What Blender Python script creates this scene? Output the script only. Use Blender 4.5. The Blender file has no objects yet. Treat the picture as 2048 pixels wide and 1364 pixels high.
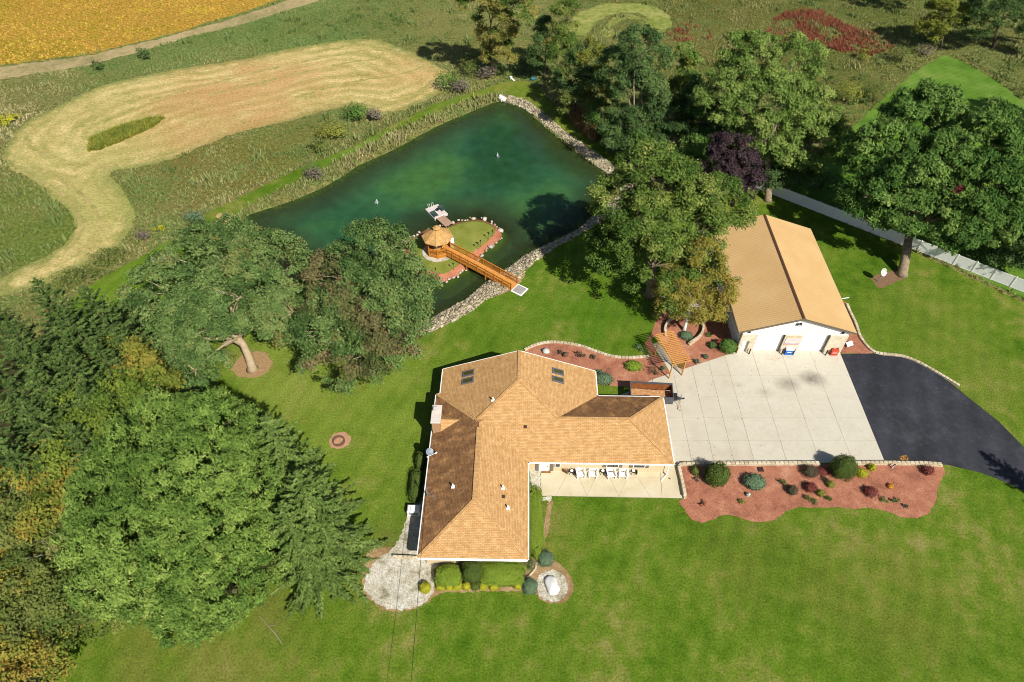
import bpy, bmesh, math, random
import numpy as np
from mathutils import Vector, Matrix
from mathutils.geometry import delaunay_2d_cdt, tessellate_polygon

random.seed(7)
rng = np.random.default_rng(11)
SC = bpy.context.scene
COL = SC.collection

# ------------------------------------------------------------------ camera, light, exposure
F_PX, CAM_H, PITCH = 1365.0, 64.0, math.radians(47.8)     # focal length in px of a 2048 px wide frame
cam_d = bpy.data.cameras.new('drone_camera')
cam_d.sensor_width = 36.0
cam_d.lens = 36.0 * F_PX / 2048.0
cam_d.clip_end = 4000.0
cam_d.clip_start = 0.5
cam = bpy.data.objects.new('drone_camera', cam_d)
COL.objects.link(cam)
cam.location = (0, 0, CAM_H)
cam.rotation_euler = (math.pi / 2 - PITCH, 0, 0)
SC.camera = cam

SUN_EL = math.radians(44.5)
SUN_AZ = math.atan2(0.55, -0.835)                         # from +Y towards +X
sun_dir = Vector((math.sin(SUN_AZ) * math.cos(SUN_EL), math.cos(SUN_AZ) * math.cos(SUN_EL), math.sin(SUN_EL)))
w = bpy.data.worlds.new('World')
SC.world = w
w.use_nodes = True
nt = w.node_tree
bg = nt.nodes['Background']
sky = nt.nodes.new('ShaderNodeTexSky')
sky.sky_type = 'NISHITA'
sky.sun_disc = False
sky.sun_elevation = SUN_EL
sky.sun_rotation = SUN_AZ
sky.altitude = 300
nt.links.new(sky.outputs[0], bg.inputs[0])
bg.inputs[1].default_value = 0.06
sl = bpy.data.lights.new('sun', 'SUN')
sl.energy = 4.7
sl.angle = math.radians(0.55)
sl.color = (1.0, 0.95, 0.86)
so = bpy.data.objects.new('sun', sl)
COL.objects.link(so)
so.rotation_euler = (-sun_dir).to_track_quat('-Z', 'Y').to_euler()
so.location = (60, -60, 120)
vs = SC.view_settings
vs.view_transform = 'Standard'
vs.look = 'None'
vs.gamma = 1.0
vs.exposure = 0.55
vs.use_curve_mapping = False
SC.cycles.pixel_filter_type = 'BLACKMAN_HARRIS'
SC.cycles.filter_width = 1.0
SC.cycles.max_bounces = 6
SC.cycles.transparent_max_bounces = 8
SC.cycles.diffuse_bounces = 3

# ------------------------------------------------------------------ helpers
CP, SP = math.cos(PITCH), math.sin(PITCH)
def G(px, py, z=0.0):
    """World point at height z seen at pixel (px, py) of the 2048x1364 photograph."""
    u = (px - 1024) / F_PX; v = (682 - py) / F_PX
    d = (u, CP + v * SP, -SP + v * CP)
    t = (z - CAM_H) / d[2]
    return (d[0] * t, d[1] * t, z)
def G2(px, py, z=0.0):
    return G(px, py, z)[:2]
def PXM(px, py):
    """pixels per metre at a ground point"""
    a = G(px, py); b = G(px + 1, py)
    return 1.0 / abs(b[0] - a[0])

def lin(c):
    c = c / 255.0
    return c / 12.92 if c <= 0.04045 else ((c + 0.055) / 1.055) ** 2.4
KLIT = 1.4
def S(r, g, b, k=KLIT):
    """albedo that shows as the given screen colour on level sunlit ground"""
    return (min(lin(r) / k, .9), min(lin(g) / k, .9), min(lin(b) / k, .9), 1.0)

def smooth(poly, n=4, closed=True):
    P = [np.array(p[:2], float) for p in poly]; m = len(P); out = []
    for i in range(m if closed else m - 1):
        if closed:
            a, b, c, d = P[i - 1], P[i], P[(i + 1) % m], P[(i + 2) % m]
        else:
            a, b, c, d = P[max(i - 1, 0)], P[i], P[i + 1], P[min(i + 2, m - 1)]
        for k in range(n):
            t = k / n
            out.append(0.5 * ((2 * b) + (-a + c) * t + (2 * a - 5 * b + 4 * c - d) * t * t + (-a + 3 * b - 3 * c + d) * t ** 3))
    if not closed: out.append(P[-1])
    return [tuple(p) for p in out]
def GP(pts, z=0.0, n=0, closed=True):
    w_ = [G2(x, y, z) for x, y in pts]
    return smooth(w_, n, closed) if n else w_
def rough_edge(poly, step=0.5, amp=0.15):
    out = []; m = len(poly)
    for i in range(m):
        a = np.array(poly[i]); b = np.array(poly[(i + 1) % m]); L = np.hypot(*(b - a))
        k = max(1, int(L / step)); nn = np.array([-(b - a)[1], (b - a)[0]]) / max(L, 1e-6)
        for j in range(k):
            out.append(tuple(a + (b - a) * j / k + nn * rng.normal(0, amp)))
    return out
def inside(P, poly):
    P = np.asarray(P, float); x, y = P[:, 0], P[:, 1]; r = np.zeros(len(P), bool)
    q = np.asarray(poly, float); n = len(q); j = n - 1
    for i in range(n):
        xi, yi = q[i]; xj, yj = q[j]
        if yi != yj:
            c = ((yi > y) != (yj > y)) & (x < (xj - xi) * (y - yi) / (yj - yi) + xi)
            r ^= c
        j = i
    return r
def sdist(P, poly):
    """signed distance, negative inside"""
    P = np.asarray(P, float); q = np.asarray(poly, float); d = np.full(len(P), 1e9)
    for i in range(len(q)):
        a = q[i]; b = q[(i + 1) % len(q)]; ab = b - a
        t = np.clip(((P - a) @ ab) / max(ab @ ab, 1e-9), 0, 1)
        d = np.minimum(d, np.hypot(*(P - a - t[:, None] * ab).T))
    return np.where(inside(P, poly), -d, d)
def vnoise(P, scale, seed=0):
    """cheap smooth 2-D value noise 0..1"""
    P = np.asarray(P, float)[:, :2] * scale; i = np.floor(P).astype(np.int64); f = P - i; f = f * f * (3 - 2 * f)
    def h(a, b):
        n = (a * 374761393 + b * 668265263 + seed * 1442695) & 0x7fffffff
        n = ((n ^ (n >> 13)) * 1274126177) & 0x7fffffff
        return ((n ^ (n >> 16)) & 0xffff) / 65535.0
    a, b = i[:, 0], i[:, 1]
    return (h(a, b) * (1 - f[:, 0]) + h(a + 1, b) * f[:, 0]) * (1 - f[:, 1]) + (h(a, b + 1) * (1 - f[:, 0]) + h(a + 1, b + 1) * f[:, 0]) * f[:, 1]

def tag(o, label=None, cat=None, group=None, kind=None):
    if label: o['label'] = label
    if cat: o['category'] = cat
    if group: o['group'] = group
    if kind: o['kind'] = kind
    return o
def empty(name, loc, rz=0.0, label=None, cat=None, group=None):
    o = bpy.data.objects.new(name, None); COL.objects.link(o)
    o.location = loc; o.rotation_euler = (0, 0, rz); o.empty_display_size = .3
    return tag(o, label, cat, group)
def link(name, me, parent=None, loc=None, rz=0.0):
    o = bpy.data.objects.new(name, me); COL.objects.link(o)
    if parent is not None: o.parent = parent
    if loc is not None: o.location = loc
    if rz: o.rotation_euler = (0, 0, rz)
    return o
def copy_tree(o, parent=None):
    c = o.copy(); COL.objects.link(c); c.parent = parent
    for ch in list(o.children): copy_tree(ch, c)
    return c

class MB:
    """collects shapes, then becomes one mesh"""
    def __init__(s): s.v = []; s.f = []
    def add(s, vs_, fs):
        k = len(s.v); s.v += [tuple(map(float, p)) for p in vs_]; s.f += [tuple(i + k for i in f) for f in fs]
    def box(s, c, d, rz=0.0, rx=0.0, ry=0.0):
        M = Matrix.Translation(c) @ Matrix.Rotation(rz, 4, 'Z') @ Matrix.Rotation(ry, 4, 'Y') @ Matrix.Rotation(rx, 4, 'X')
        vs_ = [M @ Vector((x * d[0] / 2, y * d[1] / 2, z * d[2] / 2)) for x in (-1, 1) for y in (-1, 1) for z in (-1, 1)]
        s.add(vs_, [(0, 1, 3, 2), (4, 6, 7, 5), (0, 4, 5, 1), (2, 3, 7, 6), (0, 2, 6, 4), (1, 5, 7, 3)])
        return s
    def cbox(s, c, d, b=.03, rz=0.0):
        """box with chamfered upper edges"""
        M = Matrix.Translation(c) @ Matrix.Rotation(rz, 4, 'Z'); x, y, z = d[0] / 2, d[1] / 2, d[2] / 2; vs_ = []
        for zz, k in ((-z, 0), (z - b, 0), (z, b)):
            vs_ += [M @ Vector(p) for p in ((-x + k, -y + k, zz), (x - k, -y + k, zz), (x - k, y - k, zz), (-x + k, y - k, zz))]
        fs = [(3, 2, 1, 0), (8, 9, 10, 11)]
        for r in (0, 4):
            for i in range(4): fs.append((r + i, r + (i + 1) % 4, r + 4 + (i + 1) % 4, r + 4 + i))
        s.add(vs_, fs); return s
    def bar(s, a, b, w_, h_=None):
        a = Vector(a); b = Vector(b); h_ = h_ or w_
        d = (b - a).normalized(); up = Vector((0, 0, 1)) if abs(d.z) < .95 else Vector((0, 1, 0))
        u = d.cross(up).normalized(); n = u.cross(d).normalized()
        vs_ = [p + u * i * w_ / 2 + n * j * h_ / 2 for p in (a, b) for i, j in ((-1, -1), (1, -1), (1, 1), (-1, 1))]
        s.add(vs_, [(0, 1, 2, 3), (7, 6, 5, 4), (0, 4, 5, 1), (1, 5, 6, 2), (2, 6, 7, 3), (3, 7, 4, 0)]); return s
    def tube(s, pts, rad, n=6, cap=True):
        pts = [Vector(p) for p in pts]; k = len(pts); rings = []; prev = None
        for i, p in enumerate(pts):
            d = (pts[min(i + 1, k - 1)] - pts[max(i - 1, 0)]).normalized()
            if prev is None:
                up = Vector((0, 0, 1)) if abs(d.z) < .9 else Vector((1, 0, 0)); u = d.cross(up).normalized()
            else:
                u = (prev - d * prev.dot(d)).normalized()
            prev = u; v = d.cross(u); r = rad[i] if hasattr(rad, '__len__') else rad
            rings.append([p + (u * math.cos(6.2832 * j / n) + v * math.sin(6.2832 * j / n)) * r for j in range(n)])
        vs_ = [q for r in rings for q in r]; fs = []
        for i in range(k - 1):
            for j in range(n): fs.append((i * n + j, i * n + (j + 1) % n, (i + 1) * n + (j + 1) % n, (i + 1) * n + j))
        if cap: fs += [tuple(reversed(range(n))), tuple((k - 1) * n + j for j in range(n))]
        s.add(vs_, fs); return s
    def cyl(s, c, r, h, n=12, r2=None):
        r2 = r if r2 is None else r2
        return s.tube([c, (c[0], c[1], c[2] + h)], [r, r2], n)
    def prism(s, poly, z0, z1, bottom=True):
        n = len(poly); vs_ = [(p[0], p[1], z0) for p in poly] + [(p[0], p[1], z1) for p in poly]
        fs = [(i, (i + 1) % n, n + (i + 1) % n, n + i) for i in range(n)]
        for t in tessellate_polygon([[Vector((p[0], p[1], 0)) for p in poly]]):
            a, b, c = (Vector((poly[i][0], poly[i][1], 0)) for i in t)
            if (b - a).cross(c - a).z < 0: t = (t[0], t[2], t[1])
            fs.append(tuple(n + i for i in t))
            if bottom: fs.append((t[2], t[1], t[0]))
        s.add(vs_, fs); return s
    def mesh(s, name, mat=None, smooth_=False):
        me = bpy.data.meshes.new(name); me.from_pydata(s.v, [], s.f); me.validate()
        bm = bmesh.new(); bm.from_mesh(me); bmesh.ops.recalc_face_normals(bm, faces=bm.faces); bm.to_mesh(me); bm.free()
        if mat: me.materials.append(mat)
        if smooth_: me.polygons.foreach_set('use_smooth', [True] * len(me.polygons))
        return me
    def obj(s, name, mat, parent=None, loc=None, rz=0.0, smooth_=False):
        return link(name, s.mesh(name, mat, smooth_), parent, loc, rz)

def npmesh(name, V, Fs, mat, tint=None):
    """fast mesh from numpy: V (n,3), Fs (m,k)"""
    me = bpy.data.meshes.new(name); V = np.asarray(V, np.float32); Fs = np.asarray(Fs, np.int32); m, k = Fs.shape
    me.vertices.add(len(V)); me.vertices.foreach_set('co', V.ravel())
    me.loops.add(m * k); me.loops.foreach_set('vertex_index', Fs.ravel())
    me.polygons.add(m); me.polygons.foreach_set('loop_start', np.arange(0, m * k, k, dtype=np.int32))
    me.polygons.foreach_set('loop_total', np.full(m, k, np.int32))
    if tint is not None:
        at = me.attributes.new('tint', 'FLOAT', 'POINT'); at.data.foreach_set('value', np.asarray(tint, np.float32))
    me.update(calc_edges=True)
    if mat: me.materials.append(mat)
    return me

def sheet(name, poly, z, mat, spacing=None, kind='structure', dist=False, zfun=None):
    """flat piece of ground bounded by poly; with inner points when spacing is given, and its distance to the edge kept for the material"""
    P = [tuple(p[:2]) for p in poly]; n = len(P); pts = [Vector(p) for p in P]
    if spacing:
        a = np.array(P); lo, hi = a.min(0), a.max(0)
        gx, gy = np.meshgrid(np.arange(lo[0], hi[0], spacing), np.arange(lo[1], hi[1], spacing))
        q = np.c_[gx.ravel(), gy.ravel()]; q += rng.uniform(-.2, .2, q.shape) * spacing
        sd = sdist(q, P); q = q[sd < -spacing * .4]
        pts += [Vector(p) for p in q]
    vs_, es, fs, *_ = delaunay_2d_cdt(pts, [(i, (i + 1) % n) for i in range(n)], [], 1, 1e-5)
    V = np.array([(p.x, p.y) for p in vs_])
    cen = np.array([V[list(f)].mean(0) for f in fs]); ins = inside(cen, P); fs = [f for f, q in zip(fs, ins) if q]
    zz = np.full(len(V), z) if zfun is None else zfun(V)
    me = bpy.data.meshes.new(name); me.from_pydata([tuple(p) for p in np.c_[V, zz]], [], [tuple(f) for f in fs])
    if dist:
        at = me.attributes.new('edge', 'FLOAT', 'POINT'); at.data.foreach_set('value', (-sdist(V, P)).astype(np.float32))
    me.update(); me.materials.append(mat)
    if len(me.polygons) and me.polygons[0].normal.z < 0: me.flip_normals()
    return tag(link(name, me), kind=kind)

# ------------------------------------------------------------------ materials
def nodes(name):
    m = bpy.data.materials.new(name); m.use_nodes = True; t = m.node_tree
    return m, t, t.nodes['Principled BSDF'], t.nodes['Material Output']
def N(t, typ, **kw):
    n = t.nodes.new(typ)
    for k, v in kw.items(): setattr(n, k, v)
    return n
def noise(t, vec, scale, detail=3.0, rough=.55, dist=0.0):
    n = N(t, 'ShaderNodeTexNoise'); n.inputs['Scale'].default_value = scale; n.inputs['Detail'].default_value = detail
    n.inputs['Roughness'].default_value = rough; n.inputs['Distortion'].default_value = dist
    if vec is not None: t.links.new(vec, n.inputs['Vector'])
    return n.outputs['Fac']
def ramp(t, fac, stops, interp='LINEAR'):
    r = N(t, 'ShaderNodeValToRGB'); r.color_ramp.interpolation = interp; e = r.color_ramp.elements
    while len(e) < len(stops): e.new(.5)
    for q, (p, c) in zip(e, stops):
        q.position = p; q.color = c if hasattr(c, '__len__') else (c, c, c, 1)
    t.links.new(fac, r.inputs['Fac']); return r.outputs['Color']
def mixc(t, fac, a, b, mode='MIX'):
    n = N(t, 'ShaderNodeMix', data_type='RGBA', blend_type=mode)
    for s, v in ((n.inputs[0], fac), (n.inputs[6], a), (n.inputs[7], b)):
        if hasattr(v, 'links') or hasattr(v, 'is_linked'): t.links.new(v, s)
        else: s.default_value = v
    return n.outputs[2]
def math_(t, op, a, b=0.0):
    n = N(t, 'ShaderNodeMath', operation=op)
    for s, v in zip(n.inputs, (a, b)):
        if hasattr(v, 'is_linked'): t.links.new(v, s)
        else: s.default_value = v
    return n.outputs[0]
def bump(t, b, h, strength=.5, dist=.05):
    n = N(t, 'ShaderNodeBump'); n.inputs['Strength'].default_value = strength; n.inputs['Distance'].default_value = dist
    t.links.new(h, n.inputs['Height']); t.links.new(n.outputs[0], b.inputs['Normal'])
def coords(t, scale=None, rot=None, out='Object'):
    c = N(t, 'ShaderNodeTexCoord').outputs[out]
    if scale or rot:
        m = N(t, 'ShaderNodeMapping')
        if scale: m.inputs['Scale'].default_value = scale
        if rot: m.inputs['Rotation'].default_value = rot
        t.links.new(c, m.inputs['Vector']); return m.outputs[0]
    return c
def attr(t, name):
    n = N(t, 'ShaderNodeAttribute'); n.attribute_name = name; return n.outputs['Fac']

def plain(name, col, rough=.6, var=.12, scale=3.0, metal=0.0, bmp=0.0, bscale=20.0, spec=.3):
    m, t, b, o = nodes(name); c = coords(t)
    n = noise(t, c, scale, 4)
    d = tuple(max(0, x * (1 - var)) for x in col[:3]) + (1,); l = tuple(min(.95, x * (1 + var)) for x in col[:3]) + (1,)
    t.links.new(ramp(t, n, [(.3, d), (.7, l)]), b.inputs['Base Color'])
    b.inputs['Roughness'].default_value = rough; b.inputs['Metallic'].default_value = metal; b.inputs['Specular IOR Level'].default_value = spec
    if bmp: bump(t, b, noise(t, c, bscale, 3), bmp, .02)
    return m
def ground_mat(name, big, stops, fine=(.75, 1.25), fscale=9.0, bmp=.6, rough=.95, big_detail=4.0, extra=None, bdist=.08):
    """big: list of noise scales averaged into the colour ramp 'stops'; fine grain multiplies"""
    m, t, b, o = nodes(name); c = coords(t); f = None
    for i, s in enumerate(big):
        n = noise(t, c, s, big_detail, .6)
        f = n if f is None else math_(t, 'ADD', f, n)
    if len(big) > 1: f = math_(t, 'DIVIDE', f, float(len(big)))
    col = ramp(t, f, stops)
    if extra: col = extra(t, c, col)
    g = noise(t, c, fscale, 5, .75)
    col = mixc(t, 1.0, col, ramp(t, g, [(.3, fine[0]), (.7, fine[1])]), 'MULTIPLY')
    t.links.new(col, b.inputs['Base Color']); b.inputs['Roughness'].default_value = rough; b.inputs['Specular IOR Level'].default_value = .1
    if bmp: bump(t, b, g, bmp, bdist)
    return m
def leaf_mat(name, stops, trans=.28, rough=.6):
    m, t, b, o = nodes(name)
    col = ramp(t, attr(t, 'tint'), stops)
    t.links.new(col, b.inputs['Base Color']); b.inputs['Roughness'].default_value = .8; b.inputs['Specular IOR Level'].default_value = .06
    tr = N(t, 'ShaderNodeBsdfTranslucent'); t.links.new(col, tr.inputs[0])
    mx = N(t, 'ShaderNodeMixShader'); mx.inputs[0].default_value = trans
    t.links.new(b.outputs[0], mx.inputs[1]); t.links.new(tr.outputs[0], mx.inputs[2]); t.links.new(mx.outputs[0], o.inputs[0])
    return m
# ------------------------------------------------------------------ ground materials
M = {}
def grass_extra(stripe_scale, stripe_rot, amt, patch=None):
    def ex(t, c, col):
        mp = N(t, 'ShaderNodeMapping'); mp.inputs['Rotation'].default_value = (0, 0, stripe_rot); t.links.new(c, mp.inputs['Vector'])
        wv = N(t, 'ShaderNodeTexWave', bands_direction='X'); wv.inputs['Scale'].default_value = stripe_scale
        wv.inputs['Distortion'].default_value = 5.0; wv.inputs['Detail'].default_value = 3; wv.inputs['Detail Scale'].default_value = .5
        t.links.new(mp.outputs[0], wv.inputs['Vector'])
        return mixc(t, 1.0, col, ramp(t, wv.outputs['Fac'], [(0, 1 - amt), (1, 1 + amt)]), 'MULTIPLY')
    return ex
def patches(t, c, col, spots_, ns=.25):
    for (px, py, r, k, cc) in spots_:
        x, y = G2(px, py); m = N(t, 'ShaderNodeMapping'); m.inputs['Location'].default_value = (-x / r, -y / r, 0); m.inputs['Scale'].default_value = (1 / r, 1 / r, 0)
        t.links.new(c, m.inputs['Vector']); g = N(t, 'ShaderNodeTexGradient', gradient_type='SPHERICAL'); t.links.new(m.outputs[0], g.inputs['Vector'])
        f = math_(t, 'MULTIPLY', ramp(t, g.outputs['Fac'], [(0, 0.0), (.6, 1.0)]), ramp(t, noise(t, c, ns, 4), [(.35, .25), (.6, 1.0)]))
        col = mixc(t, math_(t, 'MULTIPLY', f, k), col, cc)
    return col
MEADOW_PATCH = [(40, 460, 20, .7, (112, 134, 50)), (430, 340, 14, .8, (132, 118, 58)), (560, 300, 12, .7, (126, 124, 54)), (600, 60, 34, .8, (112, 142, 74)), (300, 130, 18, .6, (116, 140, 76)), (60, 210, 16, .6, (128, 126, 78)), (1650, 60, 60, .8, (104, 112, 48)), (1450, 60, 40, .6, (112, 104, 50)), (1980, 150, 22, .7, (124, 132, 72)), (880, 60, 22, .6, (144, 136, 76))]
def meadow_extra(t, c, col):
    return patches(t, c, col, [(a, b, r, k, S(*cc)) for a, b, r, k, cc in MEADOW_PATCH], .08)
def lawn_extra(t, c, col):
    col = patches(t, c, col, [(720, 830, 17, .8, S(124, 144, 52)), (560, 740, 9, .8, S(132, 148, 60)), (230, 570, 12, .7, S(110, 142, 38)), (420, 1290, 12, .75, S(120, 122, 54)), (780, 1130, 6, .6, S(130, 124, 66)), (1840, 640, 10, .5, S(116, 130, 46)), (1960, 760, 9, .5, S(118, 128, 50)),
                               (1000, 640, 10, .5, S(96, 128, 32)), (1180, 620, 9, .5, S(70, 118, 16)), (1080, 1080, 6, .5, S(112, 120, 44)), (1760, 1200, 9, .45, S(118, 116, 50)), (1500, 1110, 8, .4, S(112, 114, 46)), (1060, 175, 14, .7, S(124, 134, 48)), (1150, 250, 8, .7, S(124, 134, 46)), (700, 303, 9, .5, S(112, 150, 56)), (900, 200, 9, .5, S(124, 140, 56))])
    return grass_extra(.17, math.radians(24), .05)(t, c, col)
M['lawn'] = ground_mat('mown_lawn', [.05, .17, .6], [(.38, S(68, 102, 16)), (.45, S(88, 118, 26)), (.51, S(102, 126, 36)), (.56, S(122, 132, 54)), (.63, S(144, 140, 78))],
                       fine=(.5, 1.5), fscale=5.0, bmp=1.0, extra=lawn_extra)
M['lawn2'] = ground_mat('neighbour_lawn_grass', [.06, .2], [(.38, S(80, 116, 34)), (.5, S(98, 134, 46)), (.62, S(124, 148, 66))],
                        fine=(.8, 1.2), fscale=5.0, bmp=.5, extra=grass_extra(.3, math.radians(60), .05))
M['meadow'] = ground_mat('rough_meadow', [.03, .12, .6], [(.36, S(96, 104, 50)), (.44, S(124, 130, 66)), (.5, S(144, 138, 82)), (.56, S(112, 134, 66)), (.64, S(176, 162, 110))],
                         fine=(.42, 1.6), fscale=1.9, bmp=1.0, bdist=.5, extra=meadow_extra)
def hay_extra(t, c, col):
    e = attr(t, 'edge')
    d = math_(t, 'ADD', e, math_(t, 'MULTIPLY', noise(t, c, .12, 2), 5.0))
    s = N(t, 'ShaderNodeMath', operation='SINE'); t.links.new(math_(t, 'MULTIPLY', d, 2.1), s.inputs[0])
    s2 = math_(t, 'MULTIPLY', s.outputs[0], ramp(t, noise(t, c, .07, 2), [(.35, .25), (.6, 1.0)]))
    f = math_(t, 'ADD', math_(t, 'MULTIPLY', s2, .5), .5)
    col = mixc(t, 1.0, col, ramp(t, f, [(0, (.72, .78, .60, 1)), (1, (1.22, 1.16, 1.2, 1))]), 'MULTIPLY')
    n2 = noise(t, c, .035, 3)
    ee = math_(t, 'ADD', e, math_(t, 'MULTIPLY', math_(t, 'SUBTRACT', noise(t, c, .5, 4), .5), 5.0))
    col = mixc(t, ramp(t, math_(t, 'DIVIDE', ee, 4.0), [(.1, .85), (.6, 0.0)]), col, S(134, 140, 74))
    col = patches(t, c, col, [(500, 185, 22, .75, S(196, 152, 100)), (360, 250, 14, .6, S(190, 152, 98)), (820, 150, 12, .5, S(200, 160, 104)), (180, 330, 16, .5, S(170, 168, 96)), (230, 430, 9, .5, S(168, 168, 92))], .12)
    return mixc(t, ramp(t, n2, [(.55, 0.0), (.68, .4)]), col, S(190, 150, 98))
M['hay'] = ground_mat('mown_hay', [.05, .22, .9], [(.36, S(156, 156, 88)), (.46, S(190, 174, 112)), (.54, S(206, 188, 128)), (.64, S(222, 204, 150))],
                      fine=(.58, 1.42), fscale=2.4, bmp=.8, extra=hay_extra, bdist=.15)
M['soy'] = ground_mat('ripening_soybean_leaf', [.02, .09, .5], [(.38, S(148, 130, 40)), (.47, S(180, 154, 54)), (.54, S(188, 148, 66)), (.62, S(202, 180, 60))],
                      fine=(.5, 1.5), fscale=1.6, bmp=1.0, bdist=.4, extra=grass_extra(.35, math.radians(-58), .1))
M['track'] = ground_mat('farm_track_stubble', [.06, .3, 1.], [(.38, S(140, 134, 88)), (.5, S(176, 158, 114)), (.62, S(192, 172, 130))], fine=(.75, 1.25), fscale=3.0)
M['mulch'] = ground_mat('red_wood_mulch', [.25, .9], [(.34, S(140, 94, 74)), (.46, S(176, 116, 92)), (.54, S(186, 126, 98)), (.66, S(202, 150, 122))], fine=(.55, 1.45), fscale=9.0, bmp=1.0)
M['mulch2'] = ground_mat('brown_mulch_and_soil', [.3, 1.1], [(.36, S(146, 116, 80)), (.5, S(172, 142, 102)), (.64, S(186, 160, 120))], fine=(.6, 1.4), fscale=6.0, bmp=1.0)
M['gravel'] = ground_mat('white_landscape_gravel', [.3, 1.2], [(.34, S(150, 144, 110)), (.44, S(206, 198, 174)), (.6, S(232, 226, 210))], fine=(.42, 1.35), fscale=6.0, bmp=1.0, rough=.85)
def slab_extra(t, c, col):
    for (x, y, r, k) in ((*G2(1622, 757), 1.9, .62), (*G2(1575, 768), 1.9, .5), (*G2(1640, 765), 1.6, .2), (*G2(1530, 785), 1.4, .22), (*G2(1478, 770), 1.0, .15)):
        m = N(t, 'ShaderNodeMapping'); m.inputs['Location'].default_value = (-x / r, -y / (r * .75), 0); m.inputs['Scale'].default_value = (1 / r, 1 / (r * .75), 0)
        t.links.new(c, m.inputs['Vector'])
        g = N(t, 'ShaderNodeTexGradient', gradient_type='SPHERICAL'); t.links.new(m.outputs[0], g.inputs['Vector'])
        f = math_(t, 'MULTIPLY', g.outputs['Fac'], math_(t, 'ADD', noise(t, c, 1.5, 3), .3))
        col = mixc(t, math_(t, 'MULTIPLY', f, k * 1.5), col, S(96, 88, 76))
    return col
M['slab'] = ground_mat('broom_finished_concrete', [.08, .5, 2.], [(.38, S(208, 200, 180)), (.5, S(214, 207, 188)), (.62, S(219, 212, 194))], fine=(.94, 1.06), fscale=14.0, bmp=.1, rough=.8, extra=slab_extra)
M['slab2'] = ground_mat('older_pale_concrete', [.1, .6], [(.38, S(200, 191, 170)), (.5, S(209, 200, 180)), (.62, S(215, 207, 188))], fine=(.93, 1.07), fscale=12.0, bmp=.1, rough=.85, extra=None)
M['patio'] = ground_mat('cream_patio_concrete', [.15, .7], [(.38, S(208, 194, 160)), (.5, S(218, 205, 172)), (.62, S(225, 213, 184))], fine=(.95, 1.05), fscale=12.0, bmp=.1, rough=.8)
M['joint'] = plain('dark_joint_soil', S(188, 178, 156), .95)
M['asphalt'] = ground_mat('sealed_asphalt', [.06, .35, 1.5], [(.36, S(48, 49, 54)), (.5, S(59, 60, 66)), (.64, S(78, 79, 84))], fine=(.8, 1.2), fscale=16.0, bmp=.4, rough=.75, extra=lambda t, c, col: grass_extra(.12, math.radians(20), .1)(t, c, patches(t, c, col, [(1700, 760, 3.2, .5, S(76, 79, 88)), (1760, 880, 4, .4, S(80, 82, 90)), (1850, 800, 5, .4, S(74, 77, 86)), (1960, 900, 5, .4, S(70, 72, 80)), (1780, 730, 4, .4, S(46, 48, 56))])))

# ------------------------------------------------------------------ outlines (pixels of the photograph -> ground)
WATER_PX = [(490, 437), (523, 422), (581, 403), (649, 374), (700, 343), (718, 331), (793, 297), (871, 254), (933, 228), (981, 208), (1006, 203), (1039, 213),
            (1066, 233), (1097, 261), (1134, 291), (1175, 322), (1213, 347), (1228, 370), (1216, 398), (1190, 428), (1158, 457), (1104, 483), (1056, 506), (1008, 540),
            (970, 566), (933, 597), (885, 622), (844, 646), (790, 655), (735, 632), (670, 585), (590, 530), (525, 475)]
WL = -0.4
WATER = GP(WATER_PX, WL, 3)
ISL_PX = [(808, 493), (814, 478), (830, 470), (850, 458), (875, 455), (897, 450), (915, 443), (946, 437), (971, 440), (991, 449), (1003, 460), (1001, 475), (988, 487), (971, 501),
          (957, 513), (944, 526), (932, 537), (921, 546), (902, 557), (883, 563), (862, 560), (842, 551), (830, 541), (824, 522), (811, 504)]
ISL = GP(ISL_PX, -.2, 3)
ISLG = GP([(817, 492), (826, 481), (842, 473), (860, 464), (880, 460), (899, 455), (921, 446), (949, 441), (975, 446), (989, 456), (989, 468), (975, 483), (959, 496), (944, 507), (930, 520),
           (917, 531), (904, 541), (887, 549), (868, 545), (847, 539), (836, 525), (826, 507)], 0, 3)
def terrain_z(P):
    d = sdist(P, WATER)
    return np.where(d > 0, WL * (1 - np.clip(d / 1.4, 0, 1)), np.maximum(WL + .55 * d, -2.6))

# ------------------------------------------------------------------ terrain sheet
gx = np.r_[-1500, -700, -350, -200, np.arange(-130, -46, 1.5), np.arange(-46, 34, .6), np.arange(34, 110, 1.5), 200, 350, 700, 1500]
gy = np.r_[-600, -200, -60, np.arange(-10, 48, 2.0), np.arange(48, 120, .6), np.arange(120, 215, 1.5), 260, 350, 600, 1000, 2000]
X, Y = np.meshgrid(gx, gy); Pg = np.c_[X.ravel(), Y.ravel()]
near = (Pg[:, 0] > -60) & (Pg[:, 0] < 40) & (Pg[:, 1] > 40) & (Pg[:, 1] < 125)
Z = np.zeros(len(Pg)); Z[near] = terrain_z(Pg[near])
nx, ny = len(gx), len(gy)
idx = np.arange(nx * ny).reshape(ny, nx)
Fq = np.stack([idx[:-1, :-1], idx[:-1, 1:], idx[1:, 1:], idx[1:, :-1]], -1).reshape(-1, 4)
tag(link('meadow_ground', npmesh('meadow_ground', np.c_[Pg, Z], Fq, M['meadow'])), kind='structure')

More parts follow.
